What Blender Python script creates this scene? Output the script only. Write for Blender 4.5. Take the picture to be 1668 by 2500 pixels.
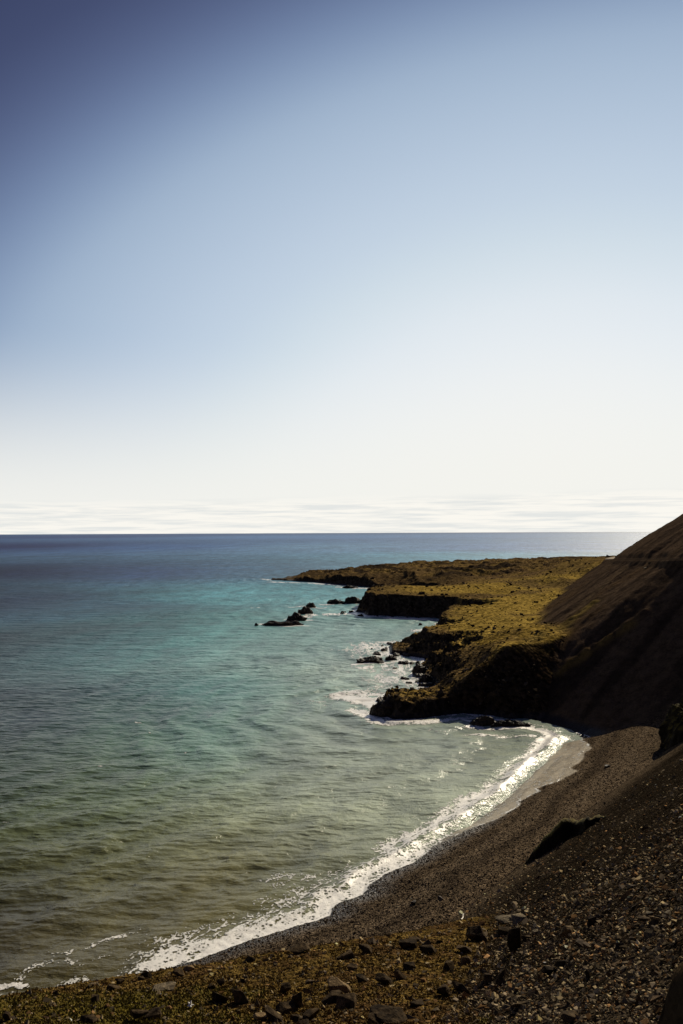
import bpy, bmesh, math, random
import numpy as np
from mathutils import Vector

# ------------------------------------------------------------------ camera, sky, sun, exposure
SC = bpy.context.scene
COL = SC.collection
for o in list(bpy.data.objects):
    bpy.data.objects.remove(o)

H = 40.0            # eye height above the sea
FPX = 1900.0        # focal length in photograph pixels
PITCH = math.atan(50 / FPX)
ROLL = math.radians(0.24)
SUN_AZ = math.radians(33)     # to the right of the view direction
SUN_EL = math.radians(29)

cam_d = bpy.data.cameras.new('camera')
cam_d.sensor_fit = 'VERTICAL'
cam_d.sensor_height = 36
cam_d.lens = FPX / 2500 * 36
cam_d.clip_start = 0.2
cam_d.clip_end = 200000
cam = bpy.data.objects.new('camera', cam_d)
COL.objects.link(cam)
cam.location = (0, 0, H)
cam.rotation_euler = (math.pi / 2 + PITCH, ROLL, 0)
SC.camera = cam

world = bpy.data.worlds.new('World')
SC.world = world
world.use_nodes = True
wn, wl = world.node_tree.nodes, world.node_tree.links
wn.clear()


SKY_RAMP = [  # angle from the bright low sky (deg), sRGB of the clear hazy air there
    (0, (247, 246, 241)), (5, (246, 246, 242)), (11, (240, 243, 243)), (16, (229, 236, 241)), (19.7, (211, 224, 232)), (22.9, (198, 213, 228)),
    (27, (183, 200, 219)), (31.5, (163, 183, 206)), (35, (124, 144, 177)), (38.5, (88, 101, 136)), (42, (65, 73, 106)), (48, (50, 56, 87)), (70, (44, 50, 82))]


def build_sky():
    N = wn.new

    def M(op, a, b=None):
        m = N('ShaderNodeMath'); m.operation = op
        for i, v in enumerate((a, b)):
            if v is None: continue
            if isinstance(v, (int, float)): m.inputs[i].default_value = v
            else: wl.new(v, m.inputs[i])
        return m.outputs[0]

    out = N('ShaderNodeOutputWorld')
    bg = N('ShaderNodeBackground')
    bg.inputs['Strength'].default_value = 0.10
    sky = N('ShaderNodeTexSky')
    sky.sky_type = 'NISHITA'
    sky.sun_disc = False
    sky.sun_elevation = SUN_EL
    sky.sun_rotation = SUN_AZ
    sky.altitude = 50
    sky.air_density = 0.7
    sky.dust_density = 0.0
    sky.ozone_density = 4.0
    tc = N('ShaderNodeTexCoord')
    sep = N('ShaderNodeSeparateXYZ')
    wl.new(tc.outputs['Generated'], sep.inputs[0])
    az = M('ARCTAN2', sep.outputs['X'], sep.outputs['Y'])
    el = M('ARCSINE', sep.outputs['Z'])
    da = M('MULTIPLY', M('SUBTRACT', az, math.radians(16)), 0.74)
    ang = M('SQRT', M('ADD', M('MULTIPLY', da, da), M('MULTIPLY', el, el)))
    # a veil of bright haze that thins with height and with distance from the sunward horizon
    rp = N('ShaderNodeValToRGB')
    rp.color_ramp.interpolation = 'B_SPLINE'
    els = rp.color_ramp.elements
    base = (0.085, 0.165, 0.36)
    for i, (deg, c) in enumerate(SKY_RAMP):
        e = els[i] if i < 2 else els.new(deg / 70)
        e.position = deg / 70
        lin = [((v / 255 + 0.055) / 1.055) ** 2.4 for v in c]
        e.color = (*lin, 1)
    wl.new(M('DIVIDE', ang, math.radians(70)), rp.inputs[0])
    sc = N('ShaderNodeVectorMath'); sc.operation = 'SCALE'; sc.inputs['Scale'].default_value = 10.0
    wl.new(rp.outputs[0], sc.inputs[0])
    mv = N('ShaderNodeMix'); mv.data_type = 'RGBA'; mv.inputs['Factor'].default_value = 0.95
    wl.new(sky.outputs[0], mv.inputs['A']); wl.new(sc.outputs[0], mv.inputs['B'])
    hz = N('ShaderNodeMapRange'); hz.interpolation_type = 'SMOOTHSTEP'
    for i, v in enumerate((0.25, 0.02, 0.0, 0.94)): hz.inputs[i + 1].default_value = v
    wl.new(sep.outputs['Z'], hz.inputs[0])
    mh = N('ShaderNodeMix'); mh.data_type = 'RGBA'
    wl.new(hz.outputs[0], mh.inputs['Factor']); wl.new(mv.outputs['Result'], mh.inputs['A'])
    mh.inputs['B'].default_value = (9.0, 8.95, 8.45, 1)
    # thin cloud bands low over the sea horizon
    cmb = N('ShaderNodeCombineXYZ')
    wl.new(M('MULTIPLY', az, 9.0), cmb.inputs[0]); wl.new(M('MULTIPLY', sep.outputs['Z'], 170), cmb.inputs[1])
    nz = N('ShaderNodeTexNoise')
    nz.inputs['Scale'].default_value = 1.0
    nz.inputs['Detail'].default_value = 6
    nz.inputs['Roughness'].default_value = 0.6
    nz.inputs['Distortion'].default_value = 0.25
    wl.new(cmb.outputs[0], nz.inputs['Vector'])
    rmp = N('ShaderNodeMapRange'); rmp.inputs[1].default_value = 0.38; rmp.inputs[2].default_value = 0.56
    wl.new(nz.outputs['Fac'], rmp.inputs[0])
    band = N('ShaderNodeMapRange'); band.interpolation_type = 'SMOOTHSTEP'
    band.inputs[1].default_value = 0.050; band.inputs[2].default_value = 0.032
    wl.new(M('SUBTRACT', sep.outputs['Z'], M('MULTIPLY', az, 0.015)), band.inputs[0])
    cl = N('ShaderNodeMix'); cl.data_type = 'RGBA'
    wl.new(rmp.outputs[0], cl.inputs['Factor'])
    cl.inputs['A'].default_value = (7.2, 7.45, 7.4, 1)
    cl.inputs['B'].default_value = (9.9, 9.55, 8.8, 1)
    mix = N('ShaderNodeMix'); mix.data_type = 'RGBA'
    wl.new(M('MULTIPLY', band.outputs[0], 0.66), mix.inputs['Factor'])
    wl.new(mh.outputs['Result'], mix.inputs['A'])
    wl.new(cl.outputs['Result'], mix.inputs['B'])
    wl.new(mix.outputs['Result'], bg.inputs['Color'])
    wl.new(bg.outputs[0], out.inputs[0])


build_sky()

sun_d = bpy.data.lights.new('sun', 'SUN')
sun_d.energy = 5.0
sun_d.angle = math.radians(0.5)
sun_d.color = (1.0, 0.88, 0.68)
sun = bpy.data.objects.new('sun', sun_d)
COL.objects.link(sun)
SUNV = Vector((math.sin(SUN_AZ) * math.cos(SUN_EL), math.cos(SUN_AZ) * math.cos(SUN_EL), math.sin(SUN_EL)))
sun.rotation_euler = SUNV.to_track_quat('Z', 'Y').to_euler()

SC.view_settings.view_transform = 'Standard'
SC.view_settings.look = 'None'
SC.view_settings.gamma = 1
SC.view_settings.exposure = 0.0
SC.view_settings.use_curve_mapping = False

# ------------------------------------------------------------------ helpers
rng = np.random.default_rng(11)
random.seed(5)


def _hash(ix, iy, iz):
    n = (ix.astype(np.uint32) * np.uint32(374761393) + iy.astype(np.uint32) * np.uint32(668265263)
         + iz.astype(np.uint32) * np.uint32(2246822519))
    n = (n ^ (n >> np.uint32(13))) * np.uint32(1274126177)
    n = n ^ (n >> np.uint32(16))
    return n.astype(np.float32) / np.float32(4294967295.0)


def vnoise(x, y, z=None):
    """smooth value noise in -1..1"""
    x = np.asarray(x, np.float64); y = np.asarray(y, np.float64)
    fx, fy = np.floor(x), np.floor(y)
    ix, iy = fx.astype(np.int64), fy.astype(np.int64)
    tx, ty = x - fx, y - fy
    tx = tx * tx * tx * (tx * (tx * 6 - 15) + 10); ty = ty * ty * ty * (ty * (ty * 6 - 15) + 10)

    def plane(iz):
        a = _hash(ix, iy, iz); b = _hash(ix + 1, iy, iz); c = _hash(ix, iy + 1, iz); d = _hash(ix + 1, iy + 1, iz)
        return (a + (b - a) * tx) * (1 - ty) + (c + (d - c) * tx) * ty
    if z is None:
        return plane(np.zeros_like(ix)) * 2 - 1
    z = np.asarray(z, np.float64); fz = np.floor(z); iz = fz.astype(np.int64); tz = z - fz
    tz = tz * tz * (3 - 2 * tz)
    p0 = plane(iz)
    return (p0 + (plane(iz + 1) - p0) * tz) * 2 - 1


def fbm(x, y, z=None, octaves=4, gain=0.5, lac=2.03):
    s = 0; a = 1; t = 0
    for i in range(octaves):
        s = s + a * vnoise(x + 17.3 * i, y - 9.1 * i, None if z is None else z + 5.7 * i)
        t += a; a *= gain; x = x * lac; y = y * lac
        if z is not None:
            z = z * lac
    return s / t


def sstep(a, b, x):
    t = np.clip((np.asarray(x, float) - a) / (b - a), 0, 1)
    return t * t * (3 - 2 * t)


def lerp(a, b, t):
    return a + (b - a) * t


def smax(a, b, k):
    h = np.clip(0.5 + 0.5 * (a - b) / k, 0, 1)
    return lerp(b, a, h) + k * h * (1 - h)


def smin(a, b, k):
    return -smax(-a, -b, k)


cp, sp = math.cos(math.pi / 2 + PITCH), math.sin(math.pi / 2 + PITCH)
cr, sr = math.cos(ROLL), math.sin(ROLL)
RX = np.array([[1, 0, 0], [0, cp, -sp], [0, sp, cp]])
RY = np.array([[cr, 0, sr], [0, 1, 0], [-sr, 0, cr]])
RM = RY @ RX


def ray(u, v):
    d = RM @ np.array([(u - 834) / FPX, -(v - 1250) / FPX, -1.0])
    return d / d[1]


def P(u, v, z=0.0):
    """the point of the place at height z that the photograph shows at pixel (u, v)"""
    d = ray(u, v)
    t = (z - H) / d[2]
    return (d[0] * t, d[1] * t)


def P3(u, v, z):
    return (*P(u, v, z), z)


def set_props(o, label=None, cat=None, group=None, kind=None):
    if label: o['label'] = label
    if cat: o['category'] = cat
    if group: o['group'] = group
    if kind: o['kind'] = kind
    return o


def mesh_from(name, verts, faces, mat, smooth=False, cols=None, attrs=None):
    """faces: (M,3) or (M,4) int array; cols: {name: (N,3)}; attrs: {name: (N,)}"""
    me = bpy.data.meshes.new(name)
    verts = np.asarray(verts, np.float32); faces = np.asarray(faces, np.int32)
    k = faces.shape[1]
    me.vertices.add(len(verts)); me.vertices.foreach_set('co', verts.ravel())
    me.loops.add(faces.size); me.loops.foreach_set('vertex_index', faces.ravel())
    me.polygons.add(len(faces))
    me.polygons.foreach_set('loop_start', np.arange(0, faces.size, k, dtype=np.int32))
    me.polygons.foreach_set('loop_total', np.full(len(faces), k, np.int32))
    me.polygons.foreach_set('use_smooth', np.full(len(faces), smooth, bool))
    for n, c in (cols or {}).items():
        a = me.color_attributes.new(n, 'FLOAT_COLOR', 'POINT')
        rgba = np.ones((len(verts), 4), np.float32); rgba[:, :3] = c
        a.data.foreach_set('color', rgba.ravel())
    for n, c in (attrs or {}).items():
        a = me.attributes.new(n, 'FLOAT', 'POINT')
        a.data.foreach_set('value', np.asarray(c, np.float32))
    me.update(calc_edges=True)
    me.materials.append(mat)
    return me


def link(name, me, parent=None, loc=None):
    o = bpy.data.objects.new(name, me)
    COL.objects.link(o)
    if parent: o.parent = parent
    if loc is not None: o.location = loc
    return o


def compact(verts, faces, *arrs):
    used = np.unique(faces)
    idx = np.full(len(verts), -1, np.int64); idx[used] = np.arange(len(used))
    return (verts[used], idx[faces]) + tuple(a[used] for a in arrs)


def poly_dist(px, py, pts, closed=False):
    """unsigned distance to a polyline, and the parameter 0..1 along it"""
    pts = np.asarray(pts, float)
    if closed: pts = np.vstack([pts, pts[:1]])
    best = np.full(px.shape, 1e18); par = np.zeros(px.shape)
    seg = np.hypot(*(pts[1:] - pts[:-1]).T); cum = np.concatenate([[0], np.cumsum(seg)])
    for i in range(len(pts) - 1):
        ax, ay = pts[i]; bx, by = pts[i + 1]
        dx, dy = bx - ax, by - ay; L2 = dx * dx + dy * dy + 1e-12
        t = np.clip(((px - ax) * dx + (py - ay) * dy) / L2, 0, 1)
        d2 = (px - ax - t * dx) ** 2 + (py - ay - t * dy) ** 2
        m = d2 < best
        best = np.where(m, d2, best); par = np.where(m, (cum[i] + t * seg[i]) / cum[-1], par)
    return np.sqrt(best), par


def inside(px, py, pts):
    pts = np.asarray(pts, float); c = np.zeros(px.shape, bool)
    j = len(pts) - 1
    for i in range(len(pts)):
        xi, yi = pts[i]; xj, yj = pts[j]
        if yi != yj:
            m = ((yi > py) != (yj > py)) & (px < (xj - xi) * (py - yi) / (yj - yi) + xi)
            c ^= m
        j = i
    return c


# ------------------------------------------------------------------ the lie of the land
COAST = [(-120, -60), (-62, 25),
         P(0, 2485), P(300, 2402), P(480, 2341), P(560, 2311), P(625, 2289), P(700, 2266), P(770, 2247), P(798, 2235), P(802, 2220),
         P(825, 2203), P(885, 2183), P(892, 2165), P(940, 2133), P(1000, 2107), P(1075, 2058), P(1150, 2012), P(1235, 1950),
         P(1300, 1892), P(1352, 1842), P(1388, 1802), P(1365, 1784),
         P(1300, 1766), P(1200, 1747), P(1130, 1742), P(1077, 1747), P(1020, 1755), P(960, 1757), P(922, 1738), P(932, 1718), P(1000, 1716),
         P(1050, 1708), P(1086, 1685), P(1060, 1668), P(1032, 1655), P(1046, 1641), P(1016, 1634), P(1052, 1612),
         P(1000, 1602), P(952, 1596), P(950, 1580), P(1010, 1570), P(1048, 1566), P(1062, 1541), P(1086, 1522), P(1090, 1510),
         P(1072, 1508), P(1000, 1506), P(905, 1502), P(873, 1494), P(884, 1478), P(900, 1464), P(960, 1453), P(1072, 1447),
         P(1066, 1442), P(1000, 1440), P(930, 1436), P(860, 1430), P(760, 1421), P(700, 1418), P(662, 1416.5), P(660, 1414),
         P(700, 1411), P(760, 1406), P(850, 1400), P(1000, 1394), P(1200, 1390), P(1400, 1384), (420, 930), (1200, 1100),
         (1200, -400), (-120, -400)]
COAST = np.array(COAST)


def coast_sd(x, y):
    d, _ = poly_dist(x, y, COAST, True)
    d = np.where(inside(x, y, COAST), d, -d)
    return d + sstep(182, 205, y) * (1.6 + 2.2 * sstep(300, 420, y) - 3.2 * sstep(540, 600, y)) * fbm(x * 0.07, y * 0.07, octaves=3, gain=0.6) * sstep(45, 15, np.abs(d))


AY = np.array([-400, 0, 60, 110, 128, 142, 155, 170, 188, 200, 222, 270, 313, 329, 380, 440, 462, 520, 600, 900, 2000])
AV = np.array([33 + .484 * 400, 33, 4, -19, -28, -33, -30.5, -25.5, -19.5, -18, -23, -31, -38, -43, -54, -67.5, -73, -98, -135, -270, -800.])
PLATEAU = np.array([P3(1070, 1690, 2.5), P3(1110, 1640, 7), P3(1200, 1618, 11), P3(1260, 1570, 14), P3(1340, 1535, 15),
                    P3(1085, 1533, 7), P3(1120, 1525, 8.2), P3(1180, 1515, 9.5), P3(1250, 1500, 11), P3(1300, 1470, 11.5), P3(1380, 1450, 13),
                    P3(1120, 1455, 10), P3(900, 1450, 9.5), P3(1000, 1449, 10), P3(1200, 1440, 10), P3(1300, 1430, 11), P3(1390, 1410, 15),
                    P3(1060, 1425, 6), P3(960, 1425, 4), P3(1200, 1408, 9), P3(1000, 1385, 13), P3(930, 1388, 11.5), P3(850, 1395, 8.5), P3(760, 1406, 4.5), P3(700, 1413, 2.2),
                    P3(1100, 1383, 14), P3(1200, 1381, 15.5), P3(1300, 1372, 17.5), P3(1400, 1366, 20), P3(1470, 1363, 23)])


def road_z(y):
    return np.maximum(H - 0.0358 * y, 23.9) + 1.2 * sstep(440, 500, y)


def mount(x, y):
    a = np.interp(y, AY, AV)
    for dy in (-9, -5, 5, 9):
        a = a + np.interp(y + dy, AY, AV)
    a = a / 5
    z = a + 0.605 * x
    return np.minimum(z, 160 + 0.12 * (z - 160))


def road_x(y):
    y = np.asarray(y, float)
    a = np.interp(y, AY, AV)
    for dy in (-9, -5, 5, 9):
        a = a + np.interp(y + dy, AY, AV)
    return (road_z(y) - a / 5) / 0.605


def plateau(x, y):
    num = 0; den = 0
    for px, py, pz in PLATEAU:
        s = 0.018 * py + 3
        w = 1 / (((x - px) ** 2 + 0.35 * (y - py) ** 2) / (s * s) + 0.35) ** 1.6
        num = num + w * pz; den = den + w
    return num / den


SHOULDER_EDGE = np.array([(-60, 25), P(-200, 2480, 19), P(0, 2437, 18.3), P(150, 2408, 17.8), P(300, 2378, 17.3), P(480, 2352, 16.8), P(640, 2333, 16.3), P(760, 2318, 15.8), P(900, 2292, 15.2),
                          P(1000, 2268, 14.8), P(1100, 2245, 14.2), P(1200, 2228, 13.4), P(1330, 2195, 12.5), P(1450, 2165, 12)])
TIP = P(940, 1735, 2)


RAVINE = np.array([(38, 346), (48, 338), (56, 330), (63, 320)])
RIDGES = [(np.array([(48.7, 178.8), (53.3, 180.1), (57.1, 180.0), (63.0, 180.8), (68, 180.7), (74, 182)]), 1.3, 1.2),
          (np.array([(44.4, 186), (52.8, 199.2), (61.3, 206.9), (68.5, 212.1), (77, 219)]), 0.7, 2.6),
          (np.array([(64.8, 222.5), (77.8, 240.7), (94.2, 257.6), (104, 268)]), -1.0, 1.8),
          (np.array([(70, 222), (84, 238.7), (100, 254), (110, 262)]), 0.8, 1.6)]


def runup(x, y):
    along = 0.62 * x + 0.78 * y
    reach = 3.4 + 5.4 * np.abs(vnoise(along * 0.12, along * 0 + 2.5)) + 1.2 * vnoise(along * 0.31, along * 0)
    return np.maximum(reach, 0.3) * sstep(98, 116, y) * sstep(163, 150, y)


def land(x, y, rough=True):
    """height of the ground, and the ingredients used to colour it"""
    x = np.asarray(x, float); y = np.asarray(y, float)
    sd = coast_sd(x, y)
    n1 = fbm(x * 0.09, y * 0.09, octaves=4)
    n2 = fbm(x * 0.5, y * 0.5, octaves=4)
    mz = mount(x, y)
    far = sstep(0, 1, (y - 148 + 0.25 * (x - 40)) / 12)
    # ---- near side: beach, talus, grassy shoulder
    wob = sd + 0.35 * vnoise(x * 0.25, y * 0.25)
    bz = np.where(wob > 0, 0.27 * wob, 0.16 * wob)
    bz = smin(bz, 3.9 + 0.02 * wob, 1.2)
    bz = bz + 0.22 * np.exp(-((wob - 8.5) / 1.2) ** 2) + 0.1 * np.exp(-((wob - 4.5) / 0.9) ** 2)
    sh = 30.9 + 0.04 * x - 0.33 * y
    ed, _ = poly_dist(x, y, SHOULDER_EDGE)
    m, q = np.polyfit(SHOULDER_EDGE[1:, 0], SHOULDER_EDGE[1:, 1], 1)
    ye = np.interp(x, SHOULDER_EDGE[:, 0], SHOULDER_EDGE[:, 1])
    over = y - ye + 0.8 * n2 - 0.5
    sh = sh + 0.25 - 0.95 * np.maximum(over, 0)
    zn = smax(smax(bz, mz, 0.7), sh, 0.6)
    zn = zn - 0.45 * np.exp(-((mz - bz + 0.2) / 0.45) ** 2)
    if rough:
        talus = sstep(3.5, 6, zn)
        zn = zn + talus * (0.35 * n1 + 0.12 * n2 + 0.07 * fbm(x * 2.1, y * 2.1, octaves=3))
        zn = zn + (1 - talus) * 0.03 * n2
    # ---- far side: cliffs and headlands
    pl = plateau(x, y)
    pl = pl - 0.8 * np.maximum(np.interp(x, [10, 30, 41, 50, 63, 80, 100], [174, 178, 183, 187, 198, 208, 215]) - y, 0) * sstep(8, 30, x)
    if rough:
        fl = y * 0.9 - x * 0.55
        mz = mz + (0.55 * vnoise(fl * 0.16, (x + y) * 0.02) + 0.22 * vnoise(fl * 0.6, (x + y) * 0.05) + 0.10 * n2) * sstep(150, 175, y)
    up = smax(pl, mz, 1.2)
    if rough:
        up = up + 0.45 * n1 + 0.16 * n2 * sstep(0, 8, sd) + 1.5 * sstep(200, 230, y) * fbm(x * 0.035 + 7, y * 0.03, octaves=3) * sstep(3, -2, mz - pl)
        crag = sstep(490, 560, y) * sstep(40, -30, x - (y - 520) * 0.1 - 190)
        up = up - 1.2 * sstep(500, 560, y) + crag * 2.6 * ((1 - np.abs(fbm(x * 0.045, y * 0.022 + 3, octaves=5, gain=0.6)) * 2.6) ** 2 - 0.55)
    cn = 0.75 * fbm(x * 0.10, y * 0.10, octaves=4, gain=0.6) + 0.45 * n2
    low = sstep(27, 20, x + 0.5 * n1) * sstep(206, 198, y)
    west = sstep(205, 215, y) * sstep(292, 280, y)
    steep = lerp(1.7, 0.62, west)
    k = sd * (1 + 0.22 * cn) + (1.6 + 1.6 * sstep(330, 380, y)) * cn * sstep(0, 4, sd)
    cz = np.where(k > 0, steep * k + 0.35 * np.minimum(k, 1.5), 0.5 * k)
    if rough:
        for pts, hgt, wid in RIDGES:
            dd, pp = poly_dist(x, y, pts)
            up = up + hgt * np.exp(-(dd / wid) ** 2) * (0.75 + 0.5 * n2) * sstep(0, 0.15, pp) * sstep(1, 0.8, pp)
    rd, rp = poly_dist(x, y, RAVINE)
    rd = np.maximum(rd + 3.0 * n1 + 1.5 * n2, 0)
    up = up - np.interp(rp, [0, 0.4, 0.75, 1], [12, 9, 5.5, 0]) * np.exp(-(rd / lerp(15, 6.0, rp)) ** 4)
    # ledges in the cliff
    if rough:
        cz = cz + (0.8 * np.sin(cz * 2.1 + 3 * n1) + 1.0 * fbm(x * 0.9, y * 0.9, octaves=3, gain=0.6)) * sstep(0.5, 2, cz)
    cap = lerp(up, np.minimum(up, 3.4 + 0.9 * n2 + 0.8 * n1), low)
    zf = smin(cap, cz, 0.7)
    reef = sstep(9, 4, np.hypot(x - P(985, 1588)[0], (y - P(985, 1588)[1]) * 0.8))
    zf = lerp(zf, np.minimum(zf, 1.6 + 0.7 * n2), reef)
    z = lerp(zn, zf, far)
    # road bench cut in the mountain
    rx = road_x(y)
    b = sstep(3.2, 1.0, np.abs(x - rx) / (1 + 1.6 * sstep(430, 455, y))) * sstep(120, 160, y) * sstep(620, 560, y)
    z = lerp(z, road_z(y) - 0.12, b)
    return z, sd, far, mz, pl, over, n1, n2, b


def hit(u, v, base=True):
    """first meeting of the sight line through (u, v) with the ground"""
    d = ray(u, v)
    t = np.geomspace(6, 900, 1600)
    z = land(d[0] * t, d[1] * t)[0]
    f = H + d[2] * t - np.maximum(z, 0)
    i = int(np.argmax(f < 0))
    if f[i] >= 0: i = len(t) - 1
    t0, t1 = t[max(i - 1, 0)], t[i]
    tt = np.linspace(t0, t1, 24)
    f = H + d[2] * tt - np.maximum(land(d[0] * tt, d[1] * tt)[0], 0)
    j = int(np.argmax(f < 0))
    tt = tt[j]
    return np.array([d[0] * tt, d[1] * tt, H + d[2] * tt])


def ground(x, y):
    return float(land(np.array([x]), np.array([y]))[0][0])


# ------------------------------------------------------------------ materials
def new_mat(name):
    m = bpy.data.materials.new(name); m.use_nodes = True
    nt = m.node_tree; nt.nodes.clear()
    out = nt.nodes.new('ShaderNodeOutputMaterial')
    bs = nt.nodes.new('ShaderNodeBsdfPrincipled')
    nt.links.new(bs.outputs[0], out.inputs[0])
    return m, nt, bs


def noise_node(nt, scale, detail=4, rough=0.55, vec=None, dim='3D'):
    n = nt.nodes.new('ShaderNodeTexNoise')
    n.inputs['Scale'].default_value = scale; n.inputs['Detail'].default_value = detail
    n.inputs['Roughness'].default_value = rough
    if vec is not None: nt.links.new(vec, n.inputs['Vector'])
    return n


def maprange(nt, sock, a, b, c, d):
    m = nt.nodes.new('ShaderNodeMapRange')
    for i, v in enumerate((a, b, c, d)): m.inputs[i + 1].default_value = v
    nt.links.new(sock, m.inputs[0])
    return m.outputs[0]


def mathn(nt, op, a, b):
    m = nt.nodes.new('ShaderNodeMath'); m.operation = op
    for i, s in enumerate((a, b)):
        if isinstance(s, (int, float)): m.inputs[i].default_value = s
        else: nt.links.new(s, m.inputs[i])
    return m.outputs[0]


def mixc(nt, f, a, b, mode='MIX'):
    m = nt.nodes.new('ShaderNodeMix'); m.data_type = 'RGBA'; m.blend_type = mode
    for key, s in (('Factor', f), ('A', a), ('B', b)):
        sock = [i for i in m.inputs if i.name == key and (i.type == 'RGBA' or key == 'Factor' and i.type == 'VALUE')][0]
        if isinstance(s, (int, float)): sock.default_value = s
        elif isinstance(s, tuple): sock.default_value = (*s, 1) if len(s) == 3 else s
        else: nt.links.new(s, sock)
    return [o for o in m.outputs if o.type == 'RGBA'][0]


def ground_material(name, grain, bump, bump_dist, speck=None):
    m, nt, bs = new_mat(name)
    geo = nt.nodes.new('ShaderNodeNewGeometry')
    col = nt.nodes.new('ShaderNodeVertexColor'); col.layer_name = 'tint'
    wet = nt.nodes.new('ShaderNodeAttribute'); wet.attribute_name = 'wet'
    fl = nt.nodes.new('ShaderNodeAttribute'); fl.attribute_name = 'film'
    dry = mathn(nt, 'SUBTRACT', 1.0, fl.outputs['Fac'])
    n1 = noise_node(nt, grain, 6, 0.65, geo.outputs['Position'])
    n2 = noise_node(nt, grain * 5, 3, 0.6, geo.outputs['Position'])
    f = mathn(nt, 'ADD', maprange(nt, n1.outputs['Fac'], 0.25, 0.75, 0.45, 1.35), maprange(nt, n2.outputs['Fac'], 0.25, 0.75, -0.3, 0.3))
    c = nt.nodes.new('ShaderNodeVectorMath'); c.operation = 'SCALE'
    nt.links.new(col.outputs[0], c.inputs[0]); nt.links.new(f, c.inputs['Scale'])
    csock = c.outputs[0]
    hsum = mathn(nt, 'ADD', n1.outputs['Fac'], mathn(nt, 'MULTIPLY', n2.outputs['Fac'], 0.5))
    if speck:
        vo = nt.nodes.new('ShaderNodeTexVoronoi'); vo.inputs['Scale'].default_value = speck
        nt.links.new(geo.outputs['Position'], vo.inputs['Vector'])
        sv = nt.nodes.new('ShaderNodeSeparateColor'); nt.links.new(vo.outputs['Color'], sv.inputs[0])
        k = mathn(nt, 'ADD', 1.0, mathn(nt, 'MULTIPLY', dry, maprange(nt, sv.outputs[0], 0.0, 1.0, -0.65, 0.75)))
        c2 = nt.nodes.new('ShaderNodeVectorMath'); c2.operation = 'SCALE'
        nt.links.new(csock, c2.inputs[0]); nt.links.new(k, c2.inputs['Scale'])
        csock = c2.outputs[0]
        hsum = mathn(nt, 'SUBTRACT', hsum, mathn(nt, 'MULTIPLY', vo.outputs['Distance'], 1.3))
    nt.links.new(csock, bs.inputs['Base Color'])
    bp = nt.nodes.new('ShaderNodeBump'); bp.inputs['Distance'].default_value = bump_dist
    nt.links.new(mathn(nt, 'MULTIPLY', mathn(nt, 'ADD', mathn(nt, 'MULTIPLY', dry, 0.85), 0.15), bump), bp.inputs['Strength'])
    nt.links.new(hsum, bp.inputs['Height'])
    nt.links.new(bp.outputs[0], bs.inputs['Normal'])
    nt.links.new(maprange(nt, wet.outputs['Fac'], 0, 1, 0.85, 0.28), bs.inputs['Roughness'])
    nt.links.new(maprange(nt, wet.outputs['Fac'], 0, 1, 0.0, 0.16), bs.inputs['Specular IOR Level'])
    return m


M_SLOPE = ground_material('earth and thin grass', 2.2, 0.9, 0.16, speck=5.5)
M_BEACH = ground_material('dark beach pebbles', 1.1, 1.0, 0.12, speck=5.0)
M_HEAD = ground_material('headland turf and basalt', 0.45, 0.9, 0.28, speck=1.1)
M_MOUNT = ground_material('brown mountain scree', 0.5, 0.8, 0.35)


def rock_material(name, base, light, scale, rough=0.8, spec=0.2, bump=0.6, dist=0.1, moss=None):
    m, nt, bs = new_mat(name)
    tc = nt.nodes.new('ShaderNodeTexCoord'); geo = nt.nodes.new('ShaderNodeNewGeometry')
    oi = nt.nodes.new('ShaderNodeObjectInfo')
    n1 = noise_node(nt, scale, 6, 0.65, geo.outputs['Position'])
    n2 = noise_node(nt, scale * 4, 4, 0.6, geo.outputs['Position'])
    f = maprange(nt, n1.outputs['Fac'], 0.38, 0.68, 0, 1)
    c = mixc(nt, f, base, light)
    k = mathn(nt, 'MULTIPLY', maprange(nt, oi.outputs['Random'], 0, 1, 0.7, 1.35), maprange(nt, n2.outputs['Fac'], 0.3, 0.7, 0.6, 1.3))
    s = nt.nodes.new('ShaderNodeVectorMath'); s.operation = 'SCALE'
    nt.links.new(c, s.inputs[0]); nt.links.new(k, s.inputs['Scale'])
    cs = s.outputs[0]
    if moss:
        sep = nt.nodes.new('ShaderNodeSeparateXYZ'); nt.links.new(geo.outputs['Normal'], sep.inputs[0])
        mf = mathn(nt, 'MULTIPLY', maprange(nt, sep.outputs['Z'], 0.3, 0.6, 0, 1), maprange(nt, n1.outputs['Fac'], 0.35, 0.5, 0, 1))
        cs = mixc(nt, mf, cs, moss)
    nt.links.new(cs, bs.inputs['Base Color'])
    bs.inputs['Roughness'].default_value = rough
    bs.inputs['Specular IOR Level'].default_value = spec
    bp = nt.nodes.new('ShaderNodeBump'); bp.inputs['Strength'].default_value = bump; bp.inputs['Distance'].default_value = dist
    nt.links.new(mathn(nt, 'ADD', n1.outputs['Fac'], mathn(nt, 'MULTIPLY', n2.outputs['Fac'], 0.4)), bp.inputs['Height'])
    nt.links.new(bp.outputs[0], bs.inputs['Normal'])
    return m


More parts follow.
